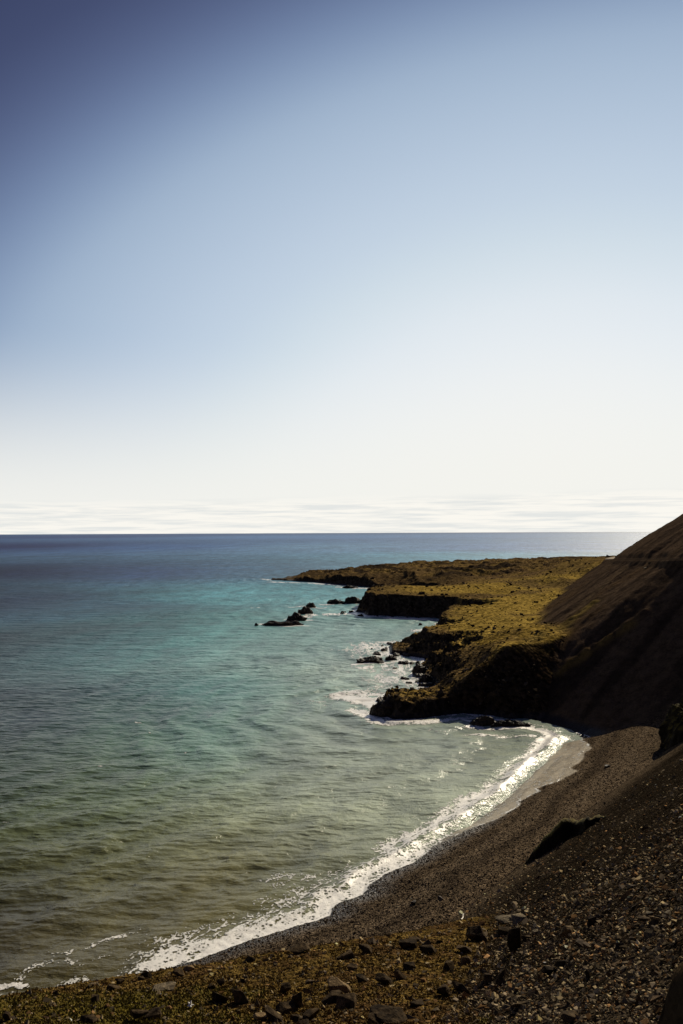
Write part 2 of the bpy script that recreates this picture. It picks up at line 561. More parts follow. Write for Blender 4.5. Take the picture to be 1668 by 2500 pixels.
M_ROCK = rock_material('basalt boulder', (0.015, 0.010, 0.006), (0.085, 0.058, 0.030), 1.6, spec=0.02)
M_PALE = rock_material('pale lichen slab', (0.09, 0.073, 0.048), (0.21, 0.165, 0.10), 2.5, spec=0.04)
M_TAN = rock_material('tan weathered boulder', (0.10, 0.066, 0.034), (0.21, 0.145, 0.07), 2.5, spec=0.04)
M_SEAROCK = rock_material('wet black sea rock', (0.014, 0.010, 0.008), (0.046, 0.030, 0.020), 0.7, rough=0.55, spec=0.15, bump=0.8, dist=0.4)
M_BANK = rock_material('earth bank with moss', (0.022, 0.018, 0.013), (0.04, 0.032, 0.02), 1.2, moss=(0.10, 0.078, 0.018), bump=0.8, dist=0.25, spec=0.05)

M_LEDGE = rock_material('dark earth ledge', (0.014, 0.010, 0.007), (0.03, 0.022, 0.014), 3.0, moss=(0.04, 0.028, 0.016), spec=0.0, bump=0.8, dist=0.05)


def stone_material():
    m, nt, bs = new_mat('scree stone')
    col = nt.nodes.new('ShaderNodeVertexColor'); col.layer_name = 'tint'
    nt.links.new(col.outputs[0], bs.inputs['Base Color'])
    bs.inputs['Roughness'].default_value = 0.6
    bs.inputs['Specular IOR Level'].default_value = 0.0
    return m


M_STONE = stone_material()


# ------------------------------------------------------------------ the ground as meshes
def build_land():
    a = np.radians(np.concatenate([np.linspace(-78, -27, 28), np.arange(-26.4, 26.4, 0.1), np.linspace(27, 80, 90)]))
    r = np.concatenate([np.geomspace(1.5, 22, 70)[:-1], np.geomspace(22, 260, 690)[:-1], np.geomspace(260, 950, 420)])
    R, A = np.meshgrid(r, a, indexing='ij')
    X = R * np.sin(A); Y = R * np.cos(A)
    x, y = X.ravel(), Y.ravel()
    z, sd, far, mz, pl, over, n1, n2, bench = land(x, y)
    nr, na = R.shape
    Z = z.reshape(nr, na)
    # slope of the ground
    dx = np.gradient(Z, axis=0) / np.maximum(np.gradient(R, axis=0), 1e-6)
    da = np.gradient(Z, axis=1) / np.maximum(R * np.gradient(A, axis=1), 1e-6)
    slope = np.hypot(dx, da).ravel()
    n3 = fbm(x * 1.7, y * 1.7, octaves=3)
    nbig = fbm(x * 0.035 + 4, y * 0.035, octaves=4)

    def mixn(c0, c1, t):
        return c0 + (np.asarray(c1) - c0) * t[:, None]
    # beach
    beach = np.tile(np.array([0.098, 0.071, 0.044]), (len(x), 1))
    streak = sstep(-0.3, 0.4, vnoise(sd * 0.9, (x + y) * 0.02))
    beach = mixn(beach, (0.125, 0.093, 0.060), 0.8 * streak)
    beach = mixn(beach, (0.035, 0.026, 0.018), 0.7 * np.exp(-((sd - 10 + 2 * n1) / 1.0) ** 2) + 0.5 * np.exp(-((sd - 5.5 + 1.5 * n1) / 0.6) ** 2))
    wet = sstep(5.0, 0.6, sd + 0.9 * n1) * (1 - far)
    beach = mixn(beach, (0.020, 0.014, 0.011), wet * 0.9)
    # thin run-up of sandy foam water lying on the shingle in scallops
    along = 0.62 * x + 0.78 * y
    reach = runup(x, y)
    film = sstep(0.4, -0.2, sd - reach + 0.35 * n2) * (1 - far) * sstep(98, 108, y) * (0.8 + 0.35 * vnoise(sd * 1.6, along * 0.12))
    film = np.clip(film, 0, 1)
    beach = mixn(beach, (0.46, 0.39, 0.27), film * 0.9)
    wet = np.maximum(wet, film)
    # talus
    talus = np.tile(np.array([0.019, 0.014, 0.009]), (len(x), 1))
    talus = mixn(talus, (0.034, 0.025, 0.016), sstep(-0.2, 0.5, n1))
    talus = mixn(talus, (0.082, 0.060, 0.038), sstep(10.5, 5.5, z + 1.5 * n1))
    sh = 30.9 + 0.04 * x - 0.33 * y
    gr = sstep(-0.6, 0.7, sh - mz + 1.3 * n1 + 0.6 * n2) * sstep(4, 1, over)
    grass = np.tile(np.array([0.115, 0.074, 0.021]), (len(x), 1))
    grass = mixn(grass, (0.070, 0.041, 0.016), sstep(-0.1, 0.35, n2 + 0.5 * n3))
    grass = mixn(grass, (0.085, 0.066, 0.011), sstep(0.15, 0.5, n1))
    near_c = mixn(talus, grass, gr)
    isb = sstep(4.3, 3.7, z) * (1 - far)
    near_c = mixn(near_c, beach, isb)
    # far land
    turf = np.tile(np.array([0.28, 0.19, 0.044]), (len(x), 1))
    turf = mixn(turf, (0.22, 0.145, 0.032), sstep(-0.1, 0.6, nbig + 0.3 * n2))
    turf = mixn(turf, (0.125, 0.080, 0.036), sstep(430, 500, y) * (0.65 + 0.35 * sstep(-0.3, 0.3, n1)))
    turf = mixn(turf, (0.028, 0.021, 0.015), sstep(480, 560, y) * 0.9 * sstep(0.0, 0.3, vnoise(x * 0.05, y * 0.022) + 0.5 * n1 + 0.4 * sstep(40, -40, x)))
    rockc = np.tile(np.array([0.030, 0.023, 0.018]), (len(x), 1))
    fc = turf
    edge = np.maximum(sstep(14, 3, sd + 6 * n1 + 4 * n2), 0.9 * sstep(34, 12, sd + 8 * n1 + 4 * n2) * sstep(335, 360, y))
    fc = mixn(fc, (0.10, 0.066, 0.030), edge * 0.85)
    fc = mixn(fc, (0.12, 0.080, 0.034), 0.8 * sstep(0.05, 0.4, fbm(x * 0.06, y * 0.03 + 8, octaves=4) + 0.25 * n3))
    spots = sstep(0.28, 0.5, n3 + 0.35 * n1) * sstep(0.0, 0.5, n1 + 0.5 * edge + 0.2)
    fc = mixn(fc, rockc[0], spots * 0.85)
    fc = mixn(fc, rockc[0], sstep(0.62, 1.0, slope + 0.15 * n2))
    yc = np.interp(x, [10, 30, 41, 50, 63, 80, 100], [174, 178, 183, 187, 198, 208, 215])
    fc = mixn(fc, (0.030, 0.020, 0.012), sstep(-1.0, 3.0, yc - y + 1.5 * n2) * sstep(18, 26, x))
    ismt = sstep(-2.6, 2.6, mz - pl + 1.2 * n1 + 1.5 * nbig)
    mt = np.tile(np.array([0.078, 0.053, 0.034]), (len(x), 1))
    fall = vnoise((y * 0.9 - x * 0.55) * 0.22, (x + y) * 0.012) + 0.6 * vnoise((y * 0.9 - x * 0.55) * 0.8, (x + y) * 0.03)
    mt = mixn(mt, (0.042, 0.029, 0.020), sstep(0.0, 0.8, fall))
    mt = mixn(mt, (0.085, 0.052, 0.024), sstep(0.25, 0.8, nbig + 0.3 * n2) * 0.6)
    fc = fc + (mt - fc) * ismt[:, None]
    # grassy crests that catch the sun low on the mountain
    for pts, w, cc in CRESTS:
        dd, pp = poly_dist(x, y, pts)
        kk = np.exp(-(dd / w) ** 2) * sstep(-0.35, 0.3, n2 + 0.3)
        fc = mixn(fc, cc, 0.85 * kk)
    fc = mixn(fc, (0.045, 0.034, 0.025), bench * 0.3)
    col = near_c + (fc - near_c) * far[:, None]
    col = mixn(col, (0.016, 0.013, 0.012), sstep(1.2, 0.3, z) * far)
    wet = np.maximum(wet, far * sstep(1.6, 0.2, z) * 0.8)
    V = np.stack([x, y, z], 1)
    i = np.arange(nr * na).reshape(nr, na)
    F = np.stack([i[:-1, :-1], i[:-1, 1:], i[1:, 1:], i[1:, :-1]], -1).reshape(-1, 4)
    fz = z[F].max(1)
    F = F[fz > -1.2]
    c = F[:, 0]
    fx, fy, fzz = x[c], y[c], z[c]
    farf = far[c] > 0.5
    mtf = (ismt[c] > 0.5)
    cls = np.where(farf, np.where(mtf, 3, np.where(fy > 490, 4, 2)), np.where(isb[c] > 0.5, 1, np.where(fx > 0.44 * fy + 12, 3, 0)))
    for k, name, mat in ((0, 'foreground_slope', M_SLOPE), (1, 'beach', M_BEACH), (2, 'headland', M_HEAD), (3, 'mountain', M_MOUNT), (4, 'far_headland', M_HEAD)):
        f = F[cls == k]
        if not len(f): continue
        v, f, cc, ww, fw = compact(V, f, col, wet, film)
        o = link(name, mesh_from(name, v, f[:, ::-1], mat, True, {'tint': cc}, {'wet': ww, 'film': fw}))
        o['kind'] = 'structure'


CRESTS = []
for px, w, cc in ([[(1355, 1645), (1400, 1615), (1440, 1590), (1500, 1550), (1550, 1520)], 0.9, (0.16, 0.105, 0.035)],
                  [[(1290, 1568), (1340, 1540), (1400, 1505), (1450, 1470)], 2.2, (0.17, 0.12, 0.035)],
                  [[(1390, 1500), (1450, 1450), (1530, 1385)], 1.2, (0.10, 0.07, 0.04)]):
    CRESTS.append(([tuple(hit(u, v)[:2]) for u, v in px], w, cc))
build_land()


# ------------------------------------------------------------------ the sea
WAVES = []
for i in range(54):
    lam = math.exp(random.uniform(math.log(0.55), math.log(3.0)))
    th = random.gauss(math.radians(-97), math.radians(30))
    kk = 2 * math.pi / lam
    WAVES.append((kk * math.cos(th), kk * math.sin(th), 0.029 * (0.75 if lam > 1.8 else 1.0) / kk, random.uniform(0, 6.28), lam))


def sea_z(x, y, sd):
    r = np.hypot(x, y)
    gust = 0.8 + 0.45 * fbm(x * 0.02, y * 0.03, octaves=3)
    z = np.zeros_like(x)
    for kx, ky, a, ph, lam in WAVES:
        cut = sstep(340 * lam, 170 * lam, r)
        z += a * cut * np.sin(kx * x + ky * y + ph)
    z = z * gust * (0.12 + 0.88 * sstep(1.0, -14, sd))
    beachy = sstep(165, 150, y + 0.3 * (x - 40)) * sstep(-25, -8, x)
    # long swell leaning on the beach, and the breaker in front of it
    wv = 0.8 * vnoise(x * 0.09, y * 0.09) + 0.35 * vnoise(x * 0.4, y * 0.4)
    z += sstep(-110, -30, sd) * 0.19 * np.sin(sd * 0.68 + 2.2 * wv) * sstep(0, -6, sd) * (0.5 + 0.8 * np.abs(vnoise(x * 0.03, y * 0.03)))
    grow = sstep(70, 115, y)
    z += (0.12 + 0.5 * grow) * beachy * np.exp(-((sd + 2.3 + 1.3 * wv) / 1.1) ** 2)
    return z


TINT = [((30, 1335), (0.0139, 0.0145, 0.0773)),  # water colours; sky glitter and lens falloff are fitted into them
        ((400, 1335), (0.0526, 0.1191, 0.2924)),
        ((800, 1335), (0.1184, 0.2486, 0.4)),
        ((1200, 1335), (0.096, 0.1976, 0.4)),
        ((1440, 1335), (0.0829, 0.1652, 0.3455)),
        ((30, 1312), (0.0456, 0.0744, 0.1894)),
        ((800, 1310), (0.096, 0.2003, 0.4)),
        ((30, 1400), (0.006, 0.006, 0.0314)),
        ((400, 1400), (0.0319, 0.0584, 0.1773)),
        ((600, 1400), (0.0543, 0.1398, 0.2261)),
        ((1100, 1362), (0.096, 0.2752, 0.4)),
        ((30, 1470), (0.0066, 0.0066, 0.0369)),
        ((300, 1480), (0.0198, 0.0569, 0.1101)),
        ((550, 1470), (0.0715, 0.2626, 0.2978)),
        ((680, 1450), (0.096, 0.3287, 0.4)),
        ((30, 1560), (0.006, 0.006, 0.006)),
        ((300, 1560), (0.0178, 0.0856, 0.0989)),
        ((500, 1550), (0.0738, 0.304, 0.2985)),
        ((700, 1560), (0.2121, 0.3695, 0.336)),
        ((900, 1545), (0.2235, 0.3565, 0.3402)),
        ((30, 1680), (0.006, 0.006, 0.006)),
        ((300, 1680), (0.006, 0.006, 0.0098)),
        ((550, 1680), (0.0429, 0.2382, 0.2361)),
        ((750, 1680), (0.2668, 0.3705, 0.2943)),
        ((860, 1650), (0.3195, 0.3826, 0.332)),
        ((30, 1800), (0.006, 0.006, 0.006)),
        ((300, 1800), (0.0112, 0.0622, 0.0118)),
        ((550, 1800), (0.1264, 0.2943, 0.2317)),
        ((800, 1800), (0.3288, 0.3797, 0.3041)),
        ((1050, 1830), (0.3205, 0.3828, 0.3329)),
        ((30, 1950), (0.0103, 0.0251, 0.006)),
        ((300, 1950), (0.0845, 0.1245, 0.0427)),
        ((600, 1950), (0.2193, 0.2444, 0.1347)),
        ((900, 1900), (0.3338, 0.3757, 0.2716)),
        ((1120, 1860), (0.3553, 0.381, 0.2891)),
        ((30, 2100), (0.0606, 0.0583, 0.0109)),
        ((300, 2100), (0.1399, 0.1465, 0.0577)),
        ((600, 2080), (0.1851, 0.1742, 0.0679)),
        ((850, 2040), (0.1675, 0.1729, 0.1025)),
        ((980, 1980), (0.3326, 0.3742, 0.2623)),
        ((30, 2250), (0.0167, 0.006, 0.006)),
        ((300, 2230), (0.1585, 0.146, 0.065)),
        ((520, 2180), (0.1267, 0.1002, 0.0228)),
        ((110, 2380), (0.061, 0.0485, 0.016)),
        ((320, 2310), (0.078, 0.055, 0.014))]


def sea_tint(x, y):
    """colour given to the water, sky glitter and lens falloff included: silty brown by the beach, turquoise over the sand, blue where it is deep"""
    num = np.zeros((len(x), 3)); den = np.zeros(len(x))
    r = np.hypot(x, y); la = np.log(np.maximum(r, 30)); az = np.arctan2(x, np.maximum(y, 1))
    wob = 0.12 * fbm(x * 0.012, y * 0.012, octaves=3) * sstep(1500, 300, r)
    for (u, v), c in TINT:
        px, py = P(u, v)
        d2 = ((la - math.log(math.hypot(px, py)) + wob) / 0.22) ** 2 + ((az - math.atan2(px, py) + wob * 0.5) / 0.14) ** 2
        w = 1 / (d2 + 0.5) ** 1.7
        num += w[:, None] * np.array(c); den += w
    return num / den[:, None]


def water_material():
    m, nt, bs = new_mat('sea water')
    geo = nt.nodes.new('ShaderNodeNewGeometry')
    col = nt.nodes.new('ShaderNodeVertexColor'); col.layer_name = 'tint'
    mp = nt.nodes.new('ShaderNodeMapping'); mp.inputs['Scale'].default_value = (0.45, 1.0, 1.0); mp.inputs['Rotation'].default_value = (0, 0, 0.12)
    nt.links.new(geo.outputs['Position'], mp.inputs['Vector'])
    a = noise_node(nt, 1.6, 4, 0.6, mp.outputs[0])
    b = noise_node(nt, 0.16, 3, 0.6, mp.outputs[0])
    mg = nt.nodes.new('ShaderNodeMapping'); mg.inputs['Scale'].default_value = (0.22, 1.6, 1.0); mg.inputs['Rotation'].default_value = (0, 0, -0.1)
    nt.links.new(geo.outputs['Position'], mg.inputs['Vector'])
    g = noise_node(nt, 0.008, 4, 0.6, mg.outputs[0])
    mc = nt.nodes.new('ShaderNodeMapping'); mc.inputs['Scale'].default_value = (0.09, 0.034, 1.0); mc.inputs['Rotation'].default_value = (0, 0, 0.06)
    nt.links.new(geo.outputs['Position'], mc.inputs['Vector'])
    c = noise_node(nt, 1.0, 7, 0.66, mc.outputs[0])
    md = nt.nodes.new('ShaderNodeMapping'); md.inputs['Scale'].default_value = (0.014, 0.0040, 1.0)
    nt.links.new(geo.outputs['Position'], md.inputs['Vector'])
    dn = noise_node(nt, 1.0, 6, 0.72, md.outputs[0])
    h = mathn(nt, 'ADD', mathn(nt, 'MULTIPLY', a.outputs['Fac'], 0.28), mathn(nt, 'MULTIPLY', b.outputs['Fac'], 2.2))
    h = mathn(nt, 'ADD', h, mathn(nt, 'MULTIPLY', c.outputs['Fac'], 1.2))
    bp = nt.nodes.new('ShaderNodeBump'); bp.inputs['Distance'].default_value = 0.55
    nt.links.new(maprange(nt, g.outputs['Fac'], 0.35, 0.65, 0.35, 1.0), bp.inputs['Strength'])
    nt.links.new(h, bp.inputs['Height'])
    nt.links.new(bp.outputs[0], bs.inputs['Normal'])
    silt_and_wave_shade = nt.nodes.new('ShaderNodeVectorMath'); silt_and_wave_shade.operation = 'SCALE'  # sediment clouds; wave crest and trough shading is painted into the colour too
    nt.links.new(col.outputs[0], silt_and_wave_shade.inputs[0]); nt.links.new(mathn(nt, 'MULTIPLY', mathn(nt, 'MULTIPLY', maprange(nt, g.outputs['Fac'], 0.3, 0.7, 0.72, 1.28), maprange(nt, dn.outputs['Fac'], 0.3, 0.7, 0.7, 1.3)), maprange(nt, c.outputs['Fac'], 0.3, 0.7, 0.6, 1.4)), silt_and_wave_shade.inputs['Scale'])
    nt.links.new(silt_and_wave_shade.outputs[0], bs.inputs['Base Color'])
    rf = nt.nodes.new('ShaderNodeAttribute'); rf.attribute_name = 'chop'
    nt.links.new(maprange(nt, rf.outputs['Fac'], 0, 1, 0.2, 0.55), bs.inputs['Roughness'])
    nt.links.new(maprange(nt, rf.outputs['Fac'], 0, 1, 0.8, 1.8), bp.inputs['Distance'])
    bs.inputs['IOR'].default_value = 1.33
    bs.inputs['Specular IOR Level'].default_value = 0.27
    return m


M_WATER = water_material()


def build_sea():
    a = np.radians(np.concatenate([np.linspace(-88, -27.5, 40), np.arange(-26.8, 26.8, 0.09), np.linspace(27.5, 88, 40)]))
    r = np.concatenate([np.geomspace(56, 420, 880)[:-1], np.geomspace(420, 2000, 160)[:-1], np.geomspace(2000, 60000, 70)])
    R, A = np.meshgrid(r, a, indexing='ij')
    x, y = (R * np.sin(A)).ravel(), (R * np.cos(A)).ravel()
    sd = coast_sd(x, y)
    z = sea_z(x, y, sd)
    nr, na = R.shape
    i = np.arange(nr * na).reshape(nr, na)
    F = np.stack([i[:-1, :-1], i[:-1, 1:], i[1:, 1:], i[1:, :-1]], -1).reshape(-1, 4)
    F = F[sd[F].min(1) < 2.5]
    v, F, sdc = compact(np.stack([x, y, z], 1), F, sd)
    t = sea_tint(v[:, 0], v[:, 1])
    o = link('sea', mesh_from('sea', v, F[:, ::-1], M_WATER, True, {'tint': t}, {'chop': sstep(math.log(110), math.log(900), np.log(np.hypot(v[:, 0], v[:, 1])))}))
    o['kind'] = 'structure'


build_sea()


# ------------------------------------------------------------------ surf and foam
def world_line(px, z=0.0):
    return [P(u, v, z) for u, v in px]


FOAM_LINES = [  # (pixels, half width in metres, density)
    ([(650, 2150), (700, 2140), (760, 2146), (830, 2150)], 1.3, 0.42), ([(655, 2200), (700, 2205), (745, 2200), (800, 2190)], 1.6, 0.5),
    ([(680, 2165), (720, 2180), (780, 2185)], 1.6, 0.42), ([(650, 2235), (690, 2225), (740, 2215)], 1.3, 0.5),
    ([(130, 2330), (170, 2328), (215, 2315), (255, 2298), (300, 2285)], 0.55, 0.62), ([(300, 2285), (345, 2272)], 0.8, 0.22),
    ([(235, 2340), (290, 2338), (370, 2325)], 0.6, 0.32), ([(50, 2380), (85, 2360), (120, 2350), (160, 2347), (195, 2358)], 0.6, 0.48),
    ([(0, 2410), (25, 2405), (60, 2407)], 0.5, 1.0), ([(40, 2392), (55, 2391)], 0.3, 0.7), ([(60, 2420), (90, 2425), (70, 2437)], 0.8, 0.34),
    ([(155, 2410), (185, 2395), (200, 2400), (175, 2418)], 0.9, 0.55), ([(0, 2435), (40, 2425)], 0.8, 0.3),
    ([(1135, 1796), (1200, 1795), (1300, 1799)], 1.5, 0.7), ([(1040, 1782), (1085, 1786)], 0.9, 0.42),
    ([(1147, 1774), (1220, 1780), (1300, 1779)], 1.1, 0.9), ([(1130, 1758), (1150, 1765)], 0.8, 0.8),
    ([(835, 1700), (870, 1708), (905, 1712)], 3.5, 0.72), ([(870, 1735), (910, 1755), (960, 1762), (1020, 1760)], 2.2, 0.66), ([(900, 1715), (930, 1738), (975, 1760)], 1.8, 0.9),
    ([(850, 1690), (900, 1697), (1000, 1694), (1050, 1690)], 4.0, 0.5), ([(930, 1665), (990, 1660), (1030, 1665)], 2.2, 0.55), ([(940, 1710), (1000, 1708), (1050, 1700)], 2.5, 0.62),
    ([(880, 1632), (950, 1625), (1020, 1622)], 2.5, 0.42), ([(930, 1645), (1010, 1645)], 3, 0.34), ([(870, 1622), (900, 1620), (960, 1617), (1020, 1613)], 1.4, 0.8),
    ([(900, 1590), (940, 1600)], 2, 0.4), ([(1000, 1560), (1050, 1556)], 2.2, 0.36), ([(1020, 1540), (1060, 1535), (1085, 1520)], 4, 0.52),
    ([(890, 1503), (960, 1510), (1040, 1512), (1085, 1515)], 3.0, 0.72), ([(860, 1497), (890, 1503)], 2.5, 0.85),
    ([(640, 1524), (690, 1529), (750, 1528)], 1.6, 0.85), ([(740, 1506), (790, 1500), (850, 1499), (890, 1497)], 5.5, 0.46), ([(700, 1513), (760, 1515)], 2, 0.6),
    ([(710, 1482), (740, 1481)], 1.8, 0.7), ([(760, 1484), (800, 1484)], 2.5, 0.42), ([(790, 1476), (840, 1474), (890, 1474)], 3, 0.62), ([(870, 1482), (890, 1480)], 3, 0.4),
    ([(620, 1484), (650, 1484)], 2, 0.3), ([(660, 1421), (760, 1424), (850, 1431)], 3.5, 0.72), ([(830, 1434), (900, 1437), (960, 1440), (1060, 1443)], 5, 0.7), ([(640, 1414), (662, 1416)], 4, 0.45),
    ([(330, 1765), (345, 1768)], 0.35, 0.55), ([(238, 1870), (250, 1872)], 0.35, 0.6), ([(365, 1790), (373, 1792)], 0.3, 0.45), ([(10, 2004), (22, 2005)], 0.3, 0.5), ([(445, 1832), (452, 1836)], 0.3, 0.45),
]


def foam_density(x, y, sd):
    reach = runup(x, y)
    w = np.interp(y, [60, 75, 85, 95, 110, 130, 150, 165], [4.5, 5.5, 5.0, 4.5, 6.0, 7.0, 4.0, 2.0])
    wob = 1.1 * vnoise(x * 0.22, y * 0.22) + 0.5 * vnoise(x * 0.7, y * 0.7)
    d = sd + wob * sstep(0.3, -3, sd)
    near = sstep(176, 160, y) 
    band = (0.78 + 0.3 * sstep(-2.6, -0.8, sd)) * sstep(-w - 3.5, -w * 0.25, d) ** 1.2 * sstep(0.55, 0.25, sd) * near * sstep(-23, -17, x)
    # a fresh breaker farther along, with a darker trough and thin run-up behind it
    g = sstep(92, 108, y)
    brk = np.exp(-((d + 3.2) / 1.9) ** 2) * 1.1
    run = 0.33 * sstep(-3, -0.5, sd) * sstep(0.55, 0.25, sd)
    band = lerp(band, np.maximum(brk, run) * near, g)
    cl = sstep(160, 176, y) * sstep(-3.5, -0.3, sd) * 0.52 * sstep(480, 400, y)
    dens = np.maximum(band, cl)
    churn = sstep(176, 186, y) * sstep(300, 280, y) * sstep(-24, -3, sd + 5 * vnoise(x * 0.12, y * 0.12)) * 0.36
    dens = np.maximum(dens, churn)
    for (px, hw, k), wl_ in zip(FOAM_LINES, FOAM_WORLD):
        ax = np.array(wl_)
        m = (x > ax[:, 0].min() - 3 * hw) & (x < ax[:, 0].max() + 3 * hw) & (y > ax[:, 1].min() - 6 * hw) & (y < ax[:, 1].max() + 6 * hw)
        if not m.any(): continue
        dd, _ = poly_dist(x[m], y[m], wl_)
        dens[m] = np.maximum(dens[m], k * np.exp(-(dd / hw) ** 2))
    rim = 0.5 * np.exp(-((sd - reach) / 0.35) ** 2) + 0.26 * (sd > 0) * (sd < reach)
    dens = np.maximum(dens, rim * (reach > 0.8) * (sd > 0.2))
    return dens * ((sd < 0.6 - 0.5 * sstep(155, 165, y)) | ((sd < reach + 0.6) & (reach > 0.8)))


FOAM_WORLD = [world_line(p) for p, _, _ in FOAM_LINES]


def build_foam():
    m, nt, bs = new_mat('white sea foam')
    fc = nt.nodes.new('ShaderNodeVertexColor'); fc.layer_name = 'tint'
    nt.links.new(fc.outputs[0], bs.inputs['Base Color'])
    bs.inputs['Roughness'].default_value = 0.35
    geo = nt.nodes.new('ShaderNodeNewGeometry')
    nn = noise_node(nt, 9, 4, 0.6, geo.outputs['Position'])
    bp = nt.nodes.new('ShaderNodeBump'); bp.inputs['Strength'].default_value = 0.9; bp.inputs['Distance'].default_value = 0.06
    nt.links.new(nn.outputs['Fac'], bp.inputs['Height']); nt.links.new(bp.outputs[0], bs.inputs['Normal'])
    allv, allf, allc, off = [], [], [], 0
    for a0, a1, da, r0, r1, dr in ((-25.5, 22, 0.045, 58, 240, 0.0013), (-8, 9, 0.05, 240, 760, 0.0028)):
        a = np.radians(np.arange(a0, a1, da)); r = np.exp(np.arange(math.log(r0), math.log(r1), dr))
        R, A = np.meshgrid(r, a, indexing='ij')
        x, y = (R * np.sin(A)).ravel(), (R * np.cos(A)).ravel()
        sd = coast_sd(x, y)
        dens = foam_density(x, y, sd)
        k = np.nonzero(dens > 0.04)[0]
        xs, ys = x[k], y[k]
        far = sstep(150, 400, ys)
        s1 = lerp(1.0, 0.35, far)
        al, pe = 0.62 * xs + 0.78 * ys, 0.78 * xs - 0.62 * ys
        shore = sstep(-9, -6, sd[k]) * sstep(165, 150, ys)
        wx, wy = xs + 0.5 * vnoise(xs * 0.6, ys * 0.6), ys + 0.5 * vnoise(xs * 0.6 + 9, ys * 0.6)
        lace = np.abs(fbm(wx * 0.55 * s1, wy * 0.85 * s1, octaves=3)) * 2.3
        lace2 = np.abs(fbm(al * 0.42 + 0.3 * vnoise(xs, ys), pe * 1.5 + 0.4 * vnoise(xs * 0.8, ys * 0.8 + 4), octaves=3)) * 2.3
        lace = lerp(lace, lace2, shore)
        grit = np.abs(fbm(xs * 2.6 * s1, ys * 3.6 * s1, octaves=2, gain=0.8)) * 2.1
        n = 0.45 * lace + 0.55 * grit
        mar = np.full(len(x), -1.0); mar[k] = dens[k] * lerp(0.95, 1.9, sstep(152, 180, ys)) - n
        on = mar > -0.02
        nr, na = R.shape
        i = np.arange(nr * na).reshape(nr, na)
        F = np.stack([i[:-1, :-1], i[:-1, 1:], i[1:, 1:], i[1:, :-1]], -1).reshape(-1, 4)
        F = F[on[F].sum(1) >= 3]
        v, F, sdc, dc, mc = compact(np.stack([x, y, np.zeros_like(x)], 1), F, sd, dens, mar)
        tk = sstep(-0.06, 0.45, mc)[:, None]
        allc.append(np.array([0.42, 0.41, 0.35]) * (1 - tk) + np.array([0.86, 0.83, 0.76]) * tk)
        z = sea_z(v[:, 0], v[:, 1], sdc)
        edge = (sdc > -1.5)
        gl = land(v[edge, 0], v[edge, 1])[0]
        z[edge] = np.maximum(z[edge], np.where((gl < 1.6) & (v[edge, 1] < 158), gl, z[edge]))
        z += 0.03 + 0.05 * dc * (0.5 + 0.5 * vnoise(v[:, 0] * 1.6, v[:, 1] * 1.6))
        v[:, 2] = z
        allv.append(v); allf.append(F[:, ::-1] + off); off += len(v)
    o = link('surf_foam', mesh_from('surf_foam', np.vstack(allv), np.vstack(allf), m, True, {'tint': np.vstack(allc)}))
    set_props(o, 'white lacy surf foam along the beach and round the sea rocks', 'foam', kind='stuff')


build_foam()

# ------------------------------------------------------------------ rocks in the sea
_ico = {}


def ico(sub):
    if sub not in _ico:
        bm = bmesh.new(); bmesh.ops.create_icosphere(bm, subdivisions=sub, radius=1)
        v = np.array([p.co[:] for p in bm.verts]); f = np.array([[q.index for q in p.verts] for p in bm.faces])
        bm.free(); _ico[sub] = (v, f)
    return _ico[sub]


def rough_rock_mesh(name, size, seed, mat, sub=4, amp=0.32, freq=2.2, flat=1.0, smooth=False):
    v, f = ico(sub)
    v = v.copy(); s = seed * 7.13
    n = fbm(v[:, 0] * freq + s, v[:, 1] * freq - s, v[:, 2] * freq + 3, octaves=4, gain=0.6)
    rdg = 1 - np.abs(fbm(v[:, 0] * freq * 0.8 - s, v[:, 1] * freq * 0.8, v[:, 2] * freq * 1.3 + s, octaves=3)) * 2
    r = 1 + amp * n + 0.5 * amp * (rdg - 0.5)
    v = v * r[:, None]
    v[:, 2] = np.sign(v[:, 2]) * np.abs(v[:, 2]) ** flat
    # uneven skyline along its length
    v[:, 2] *= 0.72 + 0.45 * fbm(v[:, 0] * 2.6 + s, v[:, 1] * 1.5, octaves=3) + 0.22
    return mesh_from(name, v * np.array(size), f, mat, smooth)


def polar_spots(n, a0, a1, r0, r1, power=1.0):
    a = np.radians(rng.uniform(a0, a1, n))
    r = np.exp(rng.uniform(math.log(r0), math.log(r1), n))
    return r * np.sin(a), r * np.cos(a)


